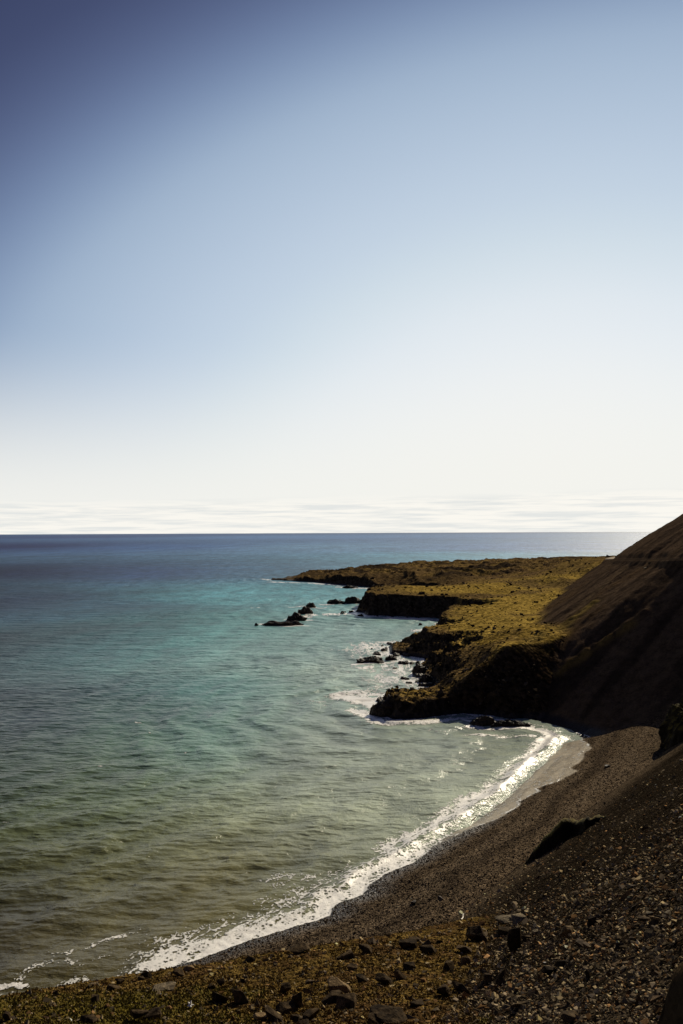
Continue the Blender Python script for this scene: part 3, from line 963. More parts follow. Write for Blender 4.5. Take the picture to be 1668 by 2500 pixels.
SEA_ROCKS = [
    (632, 738, 1517, 1528, 'long low black skerry, nearest of the rocks lined up offshore'),
    (621, 632, 1522, 1528, 'small black rock just left of the long low skerry'),
    (697, 749, 1500, 1516, 'lumpy broad black sea rock just behind the long low skerry'),
    (727, 765, 1485, 1499, 'smooth rounded black sea rock, second behind the long low skerry'),
    (747, 771, 1472, 1484, 'small peaked black sea rock, farthest out of the offshore line'),
    (797, 842, 1465, 1475, 'low flat black rock left of the humped one before the dark cliff'),
    (838, 886, 1460, 1474, 'humped black sea rock just off the tip of the dark cliff'),
    (830, 842, 1494, 1499, 'tiny black rock alone in the foam off the dark cliff'),
    (872, 888, 1499, 1505, 'small black rock at the foot of the dark cliff tip'),
    (836, 876, 1430, 1436, 'thin flat reef in the white water before the far headland'),
    (907, 921, 1429, 1436, 'small black rock close under the far headland shore'),
    (921, 942, 1430, 1438, 'broken black rock right beside the far headland shore'),
    (1002, 1012, 1559, 1564, 'left one of two tiny rocks north of the brown reef'),
    (1013, 1023, 1558, 1563, 'right one of two tiny rocks north of the brown reef'),
    (1022, 1032, 1521, 1527, 'small dark rock alone in the bright inlet'),
    (872, 938, 1605, 1619, 'long low rock farthest left off the brown reef'),
    (940, 970, 1601, 1613, 'pointed dark rock just below the brown reef'),
    (972, 1000, 1614, 1623, 'broken brown rock awash below the brown reef'),
    (1014, 1027, 1614, 1622, 'small black rock beside the round boulder under the near cliff'),
    (1026, 1041, 1617, 1628, 'round black boulder at the water under the near cliff'),
    (1006, 1050, 1626, 1648, 'flat topped black rock in the surf under the near cliff'),
    (1022, 1058, 1649, 1667, 'dark bulky rock at the foot of the near cliff'),
    (1021, 1030, 1668, 1675, 'tiny rock in white water left of the cliff foot'),
    (967, 993, 1693, 1706, 'flat brown rock half awash in the foam behind the point'),
    (1146, 1215, 1751, 1772, 'seaweed brown reef in the cove under the dark cliff'),
    (1205, 1298, 1760, 1777, 'low right end of the reef awash in the cove'),
]


def build_sea_rocks():
    for i, (u0, u1, v0, v1, lab) in enumerate(SEA_ROCKS):
        cx, cy = P((u0 + u1) / 2, v1, 0)
        w = (u1 - u0) * cy / FPX
        dep = min(0.65 * w, 5.5)
        if 'reef in the cove' in lab or 'right end of the reef' in lab: dep = 2.4
        h = max(0.45, (v1 - v0) * cy / FPX - 0.35 * dep * H / cy)
        sub = 5 if w > 6 else 4 if w > 2.5 else 3
        me = rough_rock_mesh('sea_rock', (w / 2 * 0.92, dep / 2, h * 1.12), i + 1, M_SEAROCK, sub, amp=0.34, freq=1.9 if w < 6 else 2.6, flat=0.8)
        o = link('sea_rock', me, None, (cx, cy + dep * 0.45, -0.08 * h))
        set_props(o, lab, 'rock', 'black rocks standing in the sea')


build_sea_rocks()


def build_shore_rocks():
    x, y = polar_spots(6000, 0, 12, 180, 400)
    sd = coast_sd(x, y)
    k = np.nonzero((sd > -6) & (sd < 0.3) & ((y < 300) | (y > 360)))[0]
    k = k[rng.permutation(len(k))[:46]]
    protos = [rough_rock_mesh('shore_rock', (1, 0.8, 0.7), 120 + i, M_SEAROCK, 3, amp=0.36, freq=1.9, flat=0.8) for i in range(6)]
    for i in k:
        o = bpy.data.objects.new('shore_rock', protos[int(rng.integers(0, 6))]); COL.objects.link(o)
        q = float(np.exp(rng.normal(-0.35, 0.4)))
        o.location = (x[i], y[i], 0.05); o.scale = (q * 1.3, q, q * 0.9); o.rotation_euler = (0, 0, rng.uniform(0, 6.28))
        set_props(o, 'small black rock scattered in the surf along the foot of the headland cliffs', 'rock', 'small rocks at the foot of the headland cliffs')


build_shore_rocks()
# the knobbly point of the near headland
o = link('point_rock', rough_rock_mesh('point_rock', (3.6, 2.6, 2.9), 61, M_SEAROCK, 5, amp=0.3, freq=2.2, flat=0.8), None, (*P(950, 1742, 0.2), 0.6))
set_props(o, 'bulky dark rock at the outer tip of the near headland, ringed with foam', 'rock')


# ------------------------------------------------------------------ boulders and stones on the near slope
def hull_mesh(name, seed, n, mat, flat=1.0, sub=0, rough=0.0, boxy=0.35, taper=0.0):
    r = np.random.default_rng(seed)
    p = r.normal(size=(n, 3)); p /= np.linalg.norm(p, axis=1)[:, None]
    # push points toward the corners of a skewed block so that broad planes appear
    c = np.sign(p) * (0.55 + 0.25 * r.random((n, 3)))
    p = p * (1 - boxy) + c * boxy
    sh = np.array([[1, r.uniform(-.35, .35), r.uniform(-.35, .35)], [0, 1, r.uniform(-.3, .3)], [0, 0, 1]])
    p = p @ sh.T
    bm = bmesh.new()
    for q in p: bm.verts.new(q)
    res = bmesh.ops.convex_hull(bm, input=bm.verts)
    junk = list({e for e in res['geom_interior'] + res['geom_unused'] if isinstance(e, bmesh.types.BMVert)})
    bmesh.ops.delete(bm, geom=junk, context='VERTS')
    loose = [vv for vv in bm.verts if not vv.link_faces]
    bmesh.ops.delete(bm, geom=loose, context='VERTS')
    if sub:
        bmesh.ops.bevel(bm, geom=list(bm.edges), offset=0.05, segments=1, affect='EDGES')
        bmesh.ops.triangulate(bm, faces=bm.faces)
        bmesh.ops.subdivide_edges(bm, edges=bm.edges, cuts=sub, use_grid_fill=True)
        bmesh.ops.triangulate(bm, faces=bm.faces)
    v = np.array([q.co[:] for q in bm.verts])
    lo, hi = v.min(0), v.max(0)
    v = (v - (lo + hi) / 2) / (hi - lo) * 2
    if rough:
        s = seed * 3.7
        nn = fbm(v[:, 0] * 2 + s, v[:, 1] * 2, v[:, 2] * 2, octaves=3)
        v = v * (1 + rough * nn)[:, None]
    if taper:
        rr = np.random.default_rng(seed + 1)
        k = 1 - taper * (v[:, 2] * 0.5 + 0.5)
        v[:, 0] = v[:, 0] * k + rr.uniform(-0.35, 0.35) * (v[:, 2] * 0.5 + 0.5); v[:, 1] *= k
    v[:, 2] *= flat
    bm.verts.index_update()
    f = np.array([[q.index for q in fc.verts] for fc in bm.faces])
    bm.free()
    if name is None: return v, f
    return mesh_from(name, v, f, mat, False)


R_, P_, T_ = M_ROCK, M_PALE, M_TAN
BOULDERS = [
    (712, 753, 2305, 2329, R_, 'wedge shaped boulder on the skyline against the pebble beach'),
    (603, 621, 2335, 2350, R_, 'small dark boulder on the skyline left of the wedge shaped one'),
    (446, 471, 2356, 2373, T_, 'light tan boulder on the skyline against the white surf'),
    (422, 447, 2367, 2384, R_, 'dark boulder touching the light tan one on the skyline'),
    (346, 366, 2372, 2390, R_, 'upright dark boulder standing up before the end of the surf'),
    (334, 350, 2383, 2393, R_, 'small dark rock leaning left against the upright skyline boulder'),
    (286, 303, 2391, 2404, R_, 'left rounded dark rock of the skyline row above the wide dark one'),
    (264, 290, 2402, 2420, R_, 'wide dark rock lying under the skyline left of the surf'),
    (127, 141, 2421, 2432, R_, 'dark rock on the skyline farthest left'),
    (76, 86, 2434, 2443, T_, 'pinkish tan little rock on the left skyline'),
    (377, 418, 2409, 2420, P_, 'long pale slab lying flat in the grass at left'),
    (395, 417, 2409, 2420, R_, 'dark stone under the right end of the long pale slab'),
    (222, 240, 2432, 2451, R_, 'dark leaning rock in the grass of the left corner'),
    (312, 350, 2470, 2500, R_, 'big dark boulder at the bottom edge, left of the pointed one'),
    (355, 386, 2467, 2492, R_, 'pointed dark boulder by the bottom edge with a pale edge'),
    (200, 238, 2484, 2500, R_, 'low dark boulder cut by the bottom edge at left'),
    (0, 20, 2475, 2495, R_, 'dark boulder cut by the left edge of the photo'),
    (523, 556, 2421, 2452, R_, 'dark sloping boulder left of the tan faced one'),
    (567, 608, 2418, 2456, R_, 'large boulder with one tan face lit from the right'),
    (530, 546, 2391, 2407, R_, 'round dark stone above the sloping boulder'),
    (508, 526, 2402, 2415, R_, 'dark stone lower left of the round one'),
    (588, 601, 2389, 2402, R_, 'small pointed dark stone midway between skyline and tan faced boulder'),
    (686, 709, 2403, 2430, R_, 'leaning black boulder above the tall pointed one'),
    (708, 733, 2429, 2468, R_, 'tall pointed black boulder near the bottom edge'),
    (675, 714, 2450, 2478, R_, 'low black boulder leaning on the tall pointed one'),
    (623, 647, 2446, 2470, R_, 'squat dark boulder left of the low black one'),
    (623, 652, 2474, 2492, T_, 'flat tan block near the bottom edge with a dark front'),
    (655, 688, 2464, 2498, R_, 'split grey rock with pale edges at the bottom edge'),
    (744, 782, 2468, 2494, R_, 'broken pale edged rocks right of the tall pointed boulder'),
    (710, 732, 2478, 2500, R_, 'dark rock cut by the bottom edge below the tall pointed boulder'),
    (808, 855, 2392, 2428, T_, 'large square boulder with a bright tan side in mid slope'),
    (803, 815, 2394, 2409, R_, 'small black stone touching the square boulder on its left'),
    (790, 832, 2424, 2450, R_, 'low dark rock lying below the square boulder'),
    (830, 876, 2432, 2464, R_, 'dark boulder with a thin pale top edge below the square one'),
    (925, 955, 2379, 2406, R_, 'block with a pale sunlit right edge, right of the square boulder'),
    (875, 897, 2380, 2398, R_, 'small dark rock between the square boulder and the pale edged block'),
    (881, 908, 2308, 2329, R_, 'dark hummocky rock near the top of the grass above mid slope'),
    (828, 862, 2325, 2345, R_, 'dark flat rock under the skyline left of the hummocky one'),
    (846, 868, 2354, 2370, R_, 'dark stone midway down above the square boulder'),
    (980, 1018, 2291, 2318, R_, 'broad black rock at the upper edge of the grass'),
    (1003, 1024, 2286, 2300, R_, 'flat dark rock behind the broad black one'),
    (1028, 1050, 2288, 2318, R_, 'upright black rock behind the pale edged slab'),
    (1030, 1063, 2305, 2332, R_, 'black rock with a slanting pale slab edge at the upper grass'),
    (1066, 1080, 2292, 2303, R_, 'small black stone right of the upright black rock'),
    (1145, 1186, 2264, 2302, R_, 'tall dark wedge with a pale sunlit top near the pebbles'),
    (1122, 1153, 2304, 2330, R_, 'black double peaked boulder below the tall wedge'),
    (1126, 1146, 2336, 2356, R_, 'black stone straight below the double peaked boulder'),
    (1086, 1112, 2347, 2372, R_, 'dark pointed boulder at the end of the grass strip'),
    (986, 1012, 2350, 2368, R_, 'dark rock in the middle of the grass right of the pale edged block'),
    (968, 990, 2368, 2396, R_, 'dark cleft rock right of the pale edged block'),
    (1064, 1100, 2407, 2440, R_, 'black boulder at the edge of the scree below the green grass'),
    (1115, 1148, 2400, 2426, R_, 'dark boulder with a pale top bedded in the scree edge'),
    (905, 930, 2458, 2476, T_, 'tan block on top of the big dark outcrop at the bottom edge'),
    (915, 985, 2474, 2502, R_, 'big dark outcrop cut by the bottom edge in the middle'),
    (1000, 1030, 2442, 2462, R_, 'dark rock on the right shoulder of the big outcrop'),
    (1220, 1262, 2240, 2254, P_, 'left half of the pale grey slab pair below the pebbles'),
    (1245, 1283, 2234, 2256, P_, 'right tilted half of the pale grey slab pair below the pebbles'),
    (1220, 1246, 2260, 2286, R_, 'dark boulder with a pale cap under the grey slab pair'),
    (1247, 1277, 2272, 2326, R_, 'tallest black upright boulder on the grass next to the scree'),
    (1275, 1300, 2280, 2298, R_, 'dark block with light edges right of the tallest black boulder'),
    (1301, 1314, 2270, 2280, P_, 'small bright stone above the dark light edged block'),
    (1376, 1404, 2261, 2286, T_, 'sunlit yellowish rock with a black left side at the scree'),
    (1438, 1456, 2240, 2262, R_, 'black stone on the last patch of grass to the right'),
    (1571, 1598, 2229, 2242, P_, 'bright slab lying on a dark stone high in the scree at right'),
    (1566, 1594, 2238, 2252, R_, 'dark stone carrying the bright slab in the scree'),
    (1594, 1620, 2238, 2254, T_, 'tan flat stone right of the bright slab in the scree'),
    (1625, 1640, 2224, 2238, P_, 'pale chip at the right of the scree near the photo edge'),
    (1541, 1556, 2439, 2451, P_, 'pale yellowish stone low in the scree at right'),
    (1360, 1384, 2343, 2362, R_, 'round black stone halfway down the scree'),
    (1328, 1360, 2360, 2376, R_, 'flat dark stone left of the round black one in the scree'),
    (1216, 1245, 2374, 2404, R_, 'dark pyramid shaped rock at the left of the scree'),
    (1182, 1202, 2380, 2404, R_, 'dark rock left of the pyramid shaped one'),
    (1430, 1440, 2374, 2396, R_, 'slim upright dark stone low in the scree'),
    (1250, 1292, 2446, 2466, R_, 'low dark hump of rock near the bottom of the scree'),
    (1380, 1420, 2470, 2496, R_, 'dark rock at the bottom edge of the scree'),
]


def build_boulders():
    for i, (u0, u1, v0, v1, mat, lab) in enumerate(BOULDERS):
        p = hit((u0 + u1) / 2, v1 - 0.12 * (v1 - v0))
        dist = float(np.linalg.norm(p - np.array([0, 0, H])))
        w = (u1 - u0) * dist / FPX
        hh = (v1 - v0) * dist / FPX
        slab = 'slab' in lab or 'flat' in lab or 'chip' in lab
        dep = w * (0.75 if not slab else 0.6)
        hz = max(0.5 * hh, hh * 1.02 - 0.42 * dep) if not slab else max(0.14, hh * 0.55)
        me = rough_rock_mesh('boulder', (1, 1, 1), 40 + i, mat, 4, amp=0.34, freq=1.5, flat=0.8) if w > 1.15 else hull_mesh('boulder', 300 + i * 3, 15 if slab else 13, mat, sub=2 if w > 0.45 else 0, rough=0.09, boxy=0.5 if slab else 0.3, taper=0.0 if slab else random.uniform(0.0, 0.28))
        o = link('slab' if slab else 'boulder', me)
        o.scale = (w * 0.58, dep * 0.58, hz * 0.6)
        o.rotation_euler = (random.uniform(-0.12, 0.12), random.uniform(-0.15, 0.15), random.uniform(-0.25, 0.25))
        o.location = (p[0], p[1] + dep * 0.28, p[2] + hz * 0.36)
        set_props(o, lab, 'stone slab' if slab else 'boulder', 'boulders scattered on the grassy slope')


build_boulders()


def merge_stones(name, variants, pos, size, rot, tilt, cols, mat):
    """many small stones of real shape joined into one mesh"""
    V, F, C, off = [], [], [], 0
    which = rng.integers(0, len(variants), len(pos))
    for k, (v, f) in enumerate(variants):
        idx = np.nonzero(which == k)[0]
        if not len(idx): continue
        c, s = np.cos(rot[idx]), np.sin(rot[idx])
        vv = v[None] * size[idx][:, None, :]
        a = tilt[idx]
        x, y, z = vv[..., 0], vv[..., 1], vv[..., 2]
        y, z = y * np.cos(a[:, :1]) - z * np.sin(a[:, :1]), y * np.sin(a[:, :1]) + z * np.cos(a[:, :1])
        x, z = x * np.cos(a[:, 1:]) + z * np.sin(a[:, 1:]), -x * np.sin(a[:, 1:]) + z * np.cos(a[:, 1:])
        x, y = x * c[:, None] - y * s[:, None], x * s[:, None] + y * c[:, None]
        vv = np.stack([x, y, z], -1) + pos[idx][:, None, :]
        n, m = len(idx), len(v)
        V.append(vv.reshape(-1, 3)); C.append(np.repeat(cols[idx], m, 0))
        F.append((f[None] + (np.arange(n) * m)[:, None, None] + off).reshape(-1, 3)); off += n * m
    return link(name, mesh_from(name, np.vstack(V), np.vstack(F), mat, False, {'tint': np.vstack(C)}))


def build_scree():
    variants = [hull_mesh(None, 900 + k, 9, None, boxy=0.45) for k in range(8)]
    x, y = polar_spots(98000, -25, 25.5, 13, 100)
    z, sd, far, mz, pl, over, n1, n2, b = land(x, y)
    sh = 30.9 + 0.04 * x - 0.33 * y
    rocky = sstep(-1.3, 0.3, mz - sh + 0.6 * n1)
    grass_side = (rocky < 0.5) & (over < 1.0)
    r = np.hypot(x, y)
    keep = (z > 4.4) & (rng.random(len(x)) < np.where(grass_side, 0.17, 0.35 + 0.6 * sstep(80, 30, r)))
    x, y, z, gs, r = x[keep], y[keep], z[keep], grass_side[keep], r[keep]
    n = len(x)
    s = 0.034 * np.exp(rng.normal(0, 0.5, n)) * np.interp(r, [13, 35, 60, 100], [0.6, 1.2, 1.35, 1.5])
    s = np.clip(s, 0.018, 0.20)
    dims = np.stack([s * rng.uniform(0.9, 1.7, n), s * rng.uniform(0.8, 1.3, n), s * rng.uniform(0.35, 0.8, n)], 1)
    pos = np.stack([x, y, z + dims[:, 2] * 0.45], 1)
    rot = rng.uniform(0, 6.28, n)
    tilt = rng.normal(0, 0.35, (n, 2)); tilt[:, 0] -= 0.25; tilt[:, 1] -= 0.3
    c = np.array([0.105, 0.081, 0.051]) * np.exp(rng.normal(0, 0.6, n))[:, None]
    warm = rng.random(n) < 0.25
    c[warm] *= np.array([1.35, 1.0, 0.7])
    pale = rng.random(n) < 0.15
    c[pale] = np.array([0.34, 0.26, 0.14]) * np.exp(rng.normal(0, 0.25, pale.sum()))[:, None]
    c = np.clip(c, 0.012, 0.45)
    app = s / r
    order = np.argsort(-app)
    top = order[:300]; rest = order[300:]
    mats = []
    for k, (base, light) in enumerate((((0.028, 0.020, 0.013), (0.09, 0.062, 0.036)), ((0.05, 0.032, 0.016), (0.12, 0.075, 0.036)), ((0.12, 0.09, 0.05), (0.22, 0.17, 0.10)))):
        mats.append(rock_material('loose stone', base, light, 6.0, bump=0.4, dist=0.03, spec=0.04))
    protos = [hull_mesh('stone', 900 + k, 9, mats[[0, 0, 1, 0, 1, 0, 2, 0][k]], boxy=0.45) for k in range(8)]
    for i in top:
        o = bpy.data.objects.new('stone', protos[int(rng.integers(0, 8))])
        COL.objects.link(o)
        o.location = pos[i]; o.scale = dims[i]; o.rotation_euler = (tilt[i, 0], tilt[i, 1], rot[i])
        set_props(o, 'angular loose stone lying on the near slope between the boulders', 'stone', 'loose stones on the near slope')
    o = merge_stones('scree', variants, pos[rest], dims[rest], rot[rest], tilt[rest], c[rest], M_STONE)
    set_props(o, 'dark sharp scree covering the near slope', 'scree', kind='stuff')


build_scree()


def build_pebbles():
    oc = (np.array([[1, 0, 0], [-1, 0, 0], [0, 1, 0], [0, -1, 0], [0, 0, 1], [0, 0, -1]], float),
          np.array([[0, 2, 4], [2, 1, 4], [1, 3, 4], [3, 0, 4], [2, 0, 5], [1, 2, 5], [3, 1, 5], [0, 3, 5]]))
    x, y = polar_spots(72000, -14, 25.5, 62, 175)
    z, sd, far, mz, pl, over, n1, n2, b = land(x, y)
    k = (sd > 0.6) & (sd > runup(x, y) + 0.2) & (z < 4.6) & (far < 0.5) & (over > 2)
    x, y, z, sd = x[k], y[k], z[k], sd[k]
    n = len(x)
    s = 0.055 * np.exp(rng.normal(0, 0.35, n))
    dims = np.stack([s * 1.4, s * 1.1, s * 0.8], 1)
    c = np.array([0.072, 0.053, 0.035]) * np.exp(rng.normal(0, 0.6, n))[:, None]
    c = np.clip(c, 0.012, 0.3)
    o = merge_stones('pebbles', [oc], np.stack([x, y, z + s * 0.3], 1), dims, rng.uniform(0, 6.28, n), rng.normal(0, 0.5, (n, 2)), c, M_STONE)
    set_props(o, 'dark pebbles and cobbles strewn over the beach', 'pebbles', kind='stuff')


build_pebbles()


def build_headland_stones():
    variants = [hull_mesh(None, 950 + k, 10, None, boxy=0.4) for k in range(5)]
    x, y = polar_spots(14000, 2, 22, 165, 620)
    z, sd, far, mz, pl, over, n1, n2, b = land(x, y)
    dens = (0.13 + 0.8 * sstep(16, 2, sd + 5 * n1) * sstep(300, 270, y)) * sstep(2.0, -1.0, mz - pl)
    k = (sd > 1.0) & (z > 1.2) & (rng.random(len(x)) < dens)
    x, y, z = x[k], y[k], z[k]; n = len(x)
    s = 0.2 * np.exp(rng.normal(0, 0.5, n)) * (1 + 0.6 * sstep(250, 450, y))
    dims = np.stack([s * 1.3, s, s * 0.75], 1)
    c = np.array([0.030, 0.023, 0.017]) * np.exp(rng.normal(0, 0.6, n))[:, None]
    o = merge_stones('headland_stones', variants, np.stack([x, y, z + s * 0.2], 1), dims, rng.uniform(0, 6.28, n), rng.normal(0, 0.3, (n, 2)), np.clip(c, 0.012, 0.2), M_STONE)
    set_props(o, 'small dark stones strewn over the headland turf', 'stones', kind='stuff')


build_headland_stones()


def build_grass():
    m, nt, bs = new_mat('dry slope grass')
    col = nt.nodes.new('ShaderNodeVertexColor'); col.layer_name = 'tint'
    nt.links.new(col.outputs[0], bs.inputs['Base Color'])
    bs.inputs['Roughness'].default_value = 0.8
    bs.inputs['Specular IOR Level'].default_value = 0.05
    x, y = polar_spots(42000, -25.5, 18, 22, 62)
    z, sd, far, mz, pl, over, n1, n2, b = land(x, y)
    sh = 30.9 + 0.04 * x - 0.33 * y
    k = (sh - mz + 1.3 * n1 + 0.6 * n2 > -0.5) & (over < 2.0) & (rng.random(len(x)) < 0.30 + 0.6 * sstep(-0.35, 0.25, n1 - 0.5 * n2))
    x, y, z, n1 = x[k], y[k], z[k], n1[k]
    n = len(x)
    V = np.zeros((n, 5, 3, 3)); C = np.zeros((n, 5, 3, 3))
    tone = np.where((n1 > 0.12)[:, None], np.array([[0.115, 0.090, 0.016]]), np.array([[0.13, 0.083, 0.022]])) * np.exp(rng.normal(0, 0.3, n))[:, None]
    for j in range(5):
        a = rng.uniform(0, 6.28, n); h = rng.uniform(0.03, 0.10, n); w = rng.uniform(0.03, 0.07, n); lean = rng.uniform(0.02, 0.14, n)
        ox, oy = rng.normal(0, 0.07, n), rng.normal(0, 0.07, n)
        dx, dy = np.cos(a), np.sin(a)
        la = rng.uniform(0, 6.28, n)
        V[:, j, 0] = np.stack([x + ox - dx * w, y + oy - dy * w, z - 0.03], 1)
        V[:, j, 1] = np.stack([x + ox + dx * w, y + oy + dy * w, z - 0.03], 1)
        V[:, j, 2] = np.stack([x + ox + lean * np.cos(la), y + oy + lean * np.sin(la), z + h], 1)
        C[:, j] = (tone * rng.uniform(0.75, 1.25, n)[:, None])[:, None, :]
    F = np.arange(n * 15).reshape(-1, 3)
    o = link('grass', mesh_from('grass', V.reshape(-1, 3), F, m, False, {'tint': C.reshape(-1, 3)}))
    set_props(o, 'short dry ochre grass growing on the near slope', 'grass', kind='stuff')


build_grass()


# ------------------------------------------------------------------ earth banks, road and small things
def build_turf_bank():
    foot = [(1279, 2114), (1300, 2103), (1340, 2079), (1370, 2060), (1400, 2041), (1430, 2026), (1460, 2008), (1480, 1996)]
    hts = [0.1, 1.0, 1.6, 1.95, 1.3, 1.0, 0.6, 0.1]
    pts = np.array([hit(u, v) for u, v in foot])
    t = np.linspace(0, 1, len(foot)); tt = np.linspace(0, 1, 70)
    fx = np.interp(tt, t, pts[:, 0]); fy = np.interp(tt, t, pts[:, 1]); hh = np.interp(tt, t, hts)
    hh = hh * (1 + 0.10 * vnoise(tt * 26, tt * 0)) 
    d = np.array([fx[-1] - fx[0], fy[-1] - fy[0]]); d /= np.linalg.norm(d); nrm = np.array([-d[1], d[0]])
    if nrm[1] < 0: nrm = -nrm
    prof = [(-0.15, -0.4), (0.0, 0.0), (0.02, 0.3), (-0.02, 0.6), (-0.08, 0.85), (0.03, 0.98), (0.4, 1.12), (0.9, 1.2), (1.5, 1.05), (2.2, 0.5), (2.9, -0.3)]
    V = []
    for i in range(70):
        for a, b in prof:
            k = min(1.0, hh[i] / 1.2)
            x = fx[i] + nrm[0] * a * k; y = fy[i] + nrm[1] * a * k
            g = ground(x, y)
            V.append((x, y, g - 0.05 + b * hh[i]))
    V = np.array(V)
    nn = fbm(V[:, 0] * 1.8, V[:, 1] * 1.8, V[:, 2] * 1.8, octaves=3)
    V[:, 0] += 0.16 * nn; V[:, 1] += 0.16 * nn; V[:, 2] += 0.1 * nn
    m = len(prof)
    i = np.arange(70 * m).reshape(70, m)
    F = np.stack([i[:-1, :-1], i[1:, :-1], i[1:, 1:], i[:-1, 1:]], -1).reshape(-1, 4)
    o = link('turf_bank', mesh_from('turf_bank', V, F, M_BANK, True))
    set_props(o, 'dark eroded earth bank with a mossy top on the beach', 'earth bank')


build_turf_bank()

o = link('rock_buttress', rough_rock_mesh('rock_buttress', (6.2, 5.0, 6.8), 77, M_BANK, 5, amp=0.26, freq=2.6, flat=0.75), None, (59.5, 129, 5.6))
set_props(o, 'dark rock buttress with green moss on top at the right end of the beach', 'rock outcrop')

o = link('earth_ledge', rough_rock_mesh('earth_ledge', (2.0, 2.0, 3.6), 15, M_LEDGE, 5, amp=0.07, freq=1.8, smooth=True), None, (4.2, 6.2, 33.85))
set_props(o, 'rounded black earth ledge in the bottom right corner close to the viewer', 'earth ledge')


def build_road():
    m, nt, bs = new_mat('pale gravel road')
    geo = nt.nodes.new('ShaderNodeNewGeometry')
    n = noise_node(nt, 0.8, 4, 0.6, geo.outputs['Position'])
    rc = nt.nodes.new('ShaderNodeVertexColor'); rc.layer_name = 'tint'
    nt.links.new(mixc(nt, maprange(nt, n.outputs['Fac'], 0.3, 0.7, 0, 0.6), rc.outputs[0], (0.05, 0.04, 0.03)), bs.inputs['Base Color'])
    bs.inputs['Roughness'].default_value = 0.9; bs.inputs['Specular IOR Level'].default_value = 0.0
    y = np.concatenate([np.arange(165, 440, 4.0), np.arange(440, 600, 2.0)])
    V = []
    for yy in y:
        xx = float(road_x(yy)); z = float(road_z(yy))
        e = 1e-1
        t = np.array([float(road_x(yy + e)) - xx, e]); t /= np.linalg.norm(t); nr = np.array([t[1], -t[0]])
        w = 0.7 + 2.8 * float(sstep(430, 458, yy))
        for a, dz in ((-1, -0.25), (-0.97, 0.06), (0, 0.12), (0.97, 0.06), (1, -0.25)):
            V.append((xx + nr[0] * a * w, yy + nr[1] * a * w, z + dz))
    i = np.arange(len(V)).reshape(-1, 5)
    F = np.stack([i[:-1, :-1], i[:-1, 1:], i[1:, 1:], i[1:, :-1]], -1).reshape(-1, 4)
    pale = sstep(425, 455, np.array(V)[:, 1])[:, None]
    o = link('road', mesh_from('road', V, F, m, True, {'tint': np.array([0.042, 0.032, 0.023]) * (1 - pale) + np.array([0.50, 0.43, 0.33]) * pale}))
    o['kind'] = 'structure'
    md, nt, bs = new_mat('post plastic'); bs.inputs['Base Color'].default_value = (0.75, 0.6, 0.12, 1); bs.inputs['Roughness'].default_value = 0.6
    mr, nt, bs = new_mat('reflector'); bs.inputs['Base Color'].default_value = (0.8, 0.8, 0.78, 1); bs.inputs['Roughness'].default_value = 0.3
    for k, (u, zz, lab) in enumerate(((1459, 1361, 'slim marker post at the outer edge of the pale road bend'), (1504, 1358, 'slim marker post where the pale road vanishes behind the hill'))):
        p = hit(u, zz)
        e = bpy.data.objects.new('road_post', None); COL.objects.link(e); e.location = p
        set_props(e, lab, 'marker post', 'marker posts beside the road')
        for nm, (w, z0, z1), mt in (('post', (0.06, -0.1, 1.15), md), ('reflector', (0.068, 0.9, 1.05), mr)):
            bm = bmesh.new(); bmesh.ops.create_cube(bm, size=1)
            bmesh.ops.scale(bm, vec=(w * 2, w * 1.4, z1 - z0), verts=bm.verts)
            bmesh.ops.translate(bm, vec=(0, 0, (z0 + z1) / 2), verts=bm.verts)
            bmesh.ops.bevel(bm, geom=list(bm.edges), offset=w * 0.3, segments=2, affect='EDGES')
            me = bpy.data.meshes.new(nm); bm.to_mesh(me); bm.free(); me.materials.append(mt)
            link(nm, me, e)


build_road()


def tube(name, pts, rads, mat, seg=8):
    pts = [Vector(p) for p in pts]
    V, F = [], []
    for i, p in enumerate(pts):
        t = (pts[min(i + 1, len(pts) - 1)] - pts[max(i - 1, 0)]).normalized()
        a = t.orthogonal().normalized(); b = t.cross(a)
        for k in range(seg):
            w = 2 * math.pi * k / seg
            V.append(p + (a * math.cos(w) + b * math.sin(w)) * rads[i])
    for i in range(len(pts) - 1):
        for k in range(seg):
            F.append((i * seg + k, i * seg + (k + 1) % seg, (i + 1) * seg + (k + 1) % seg, (i + 1) * seg + k))
    return V, F


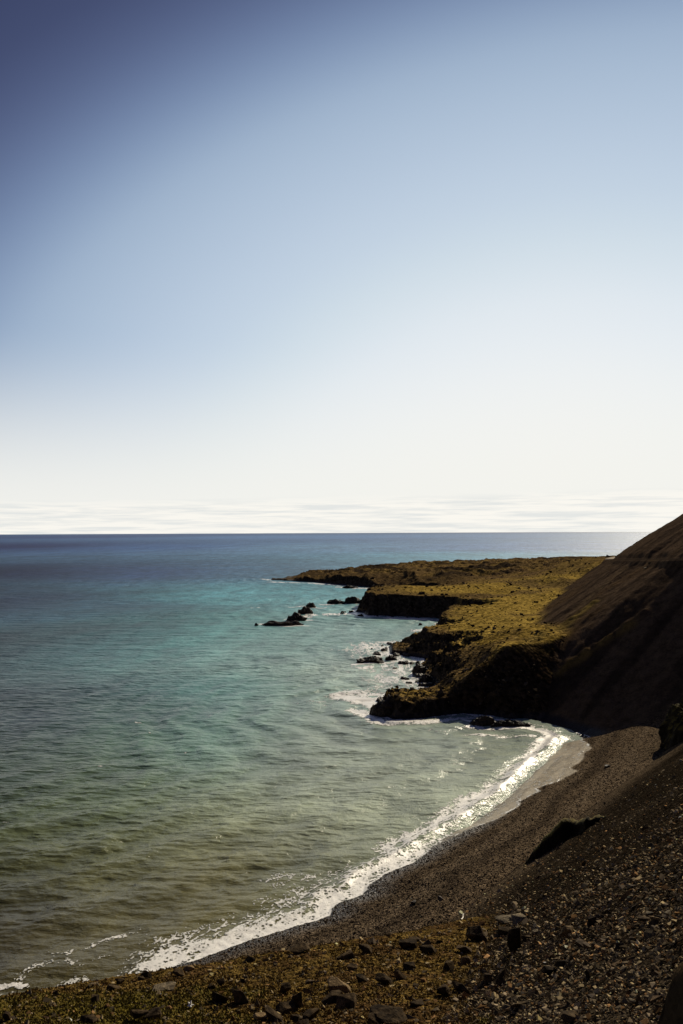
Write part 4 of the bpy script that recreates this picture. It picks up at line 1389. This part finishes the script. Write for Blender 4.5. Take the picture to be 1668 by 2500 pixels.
def build_wood():
    for (ua, va, ub, vb), colr, rad, lab in (
            ((1152, 2005, 1164, 1996), (0.16, 0.06, 0.03), 0.07, 'reddish driftwood branch at the foam edge on the beach'),
            ((1126, 2248, 1133, 2236), (0.75, 0.70, 0.60), 0.045, 'short pale driftwood stick on the pebbles below the bank')):
        m, nt, bs = new_mat('driftwood'); bs.inputs['Roughness'].default_value = 0.75
        geo = nt.nodes.new('ShaderNodeNewGeometry'); n = noise_node(nt, 12, 3, 0.6, geo.outputs['Position'])
        nt.links.new(mixc(nt, n.outputs['Fac'], tuple(0.6 * c for c in colr), colr), bs.inputs['Base Color'])
        a, b = hit(ua, va), hit(ub, vb)
        n_ = 9
        pts = [a + (b - a) * t + np.array([0.05 * math.sin(5 * t), 0, 0.08 + 0.12 * t * t]) for t in np.linspace(0, 1, n_)]
        V, F = tube('w', pts, [rad * (1.1 - 0.6 * t) for t in np.linspace(0, 1, n_)], m)
        mid = pts[5]
        br = [mid, mid + np.array([0.12, 0.05, 0.12]), mid + np.array([0.22, 0.16, 0.2])]
        V2, F2 = tube('b', br, [rad * 0.6, rad * 0.4, rad * 0.2], m)
        F += [tuple(i + len(V) for i in f) for f in F2]; V += V2
        c = np.mean([tuple(v) for v in V], 0)
        o = link('driftwood', mesh_from('driftwood', np.array([tuple(v) for v in V]) - c, np.array(F), m, True), None, c)
        set_props(o, lab, 'driftwood')
    m, nt, bs = new_mat('bleached white'); bs.inputs['Base Color'].default_value = (0.8, 0.78, 0.72, 1); bs.inputs['Roughness'].default_value = 0.6
    p = hit(465, 2460)
    V, F = [], []
    for ang, ln, up in ((0.3, 0.16, 0.05), (2.4, 0.2, 0.16), (1.4, 0.12, 0.2), (3.6, 0.14, 0.04), (5.0, 0.15, 0.03)):
        d = np.array([math.cos(ang), math.sin(ang) * 0.7, 0])
        pts = [np.array([0, 0, 0.05]), d * ln * 0.5 + np.array([0, 0, 0.06 + up * 0.6]), d * ln + np.array([0, 0, 0.05 + up])]
        v2, f2 = tube('s', pts, [0.05, 0.04, 0.012], m)
        F += [tuple(i + len(V) for i in f) for f in f2]; V += v2
    o = link('white_scrap', mesh_from('white_scrap', [tuple(v) for v in V], np.array(F), m, True), None, p)
    set_props(o, 'small ragged white scrap lying in the grass near the bottom left', 'scrap')
    for u, v, lab in ((1484, 1873, 'dark flat stone lying alone on the upper cove beach'), (1076, 2196, 'larger dark stone lying alone on the pebble beach'), (1010, 2207, 'long dark stone on the pebbles just above the grass')):
        p = hit(u, v)
        o = link('beach_stone', hull_mesh('beach_stone', u, 14, M_SEAROCK, sub=1, rough=0.06), None, p + np.array([0, 0, 0.1]))
        o.scale = (0.5 if u > 1400 else 0.3, 0.3, 0.22)
        set_props(o, lab, 'stone', 'single dark stones on the beach')
    for u, v, lab in ((1586, 1375, 'white stone on the dark mountainside just under the road'), (1576, 1389, 'white stone lower on the mountainside below the road'), (1474, 1373, 'white stone beside the near end of the pale road bend')):
        p = hit(u, v)
        o = link('white_stone', hull_mesh('white_stone', u, 12, M_PALE), None, p + np.array([0, 0, 0.15]))
        o.scale = (0.45, 0.35, 0.3)
        set_props(o, lab, 'stone', 'white stones by the road')


build_wood()
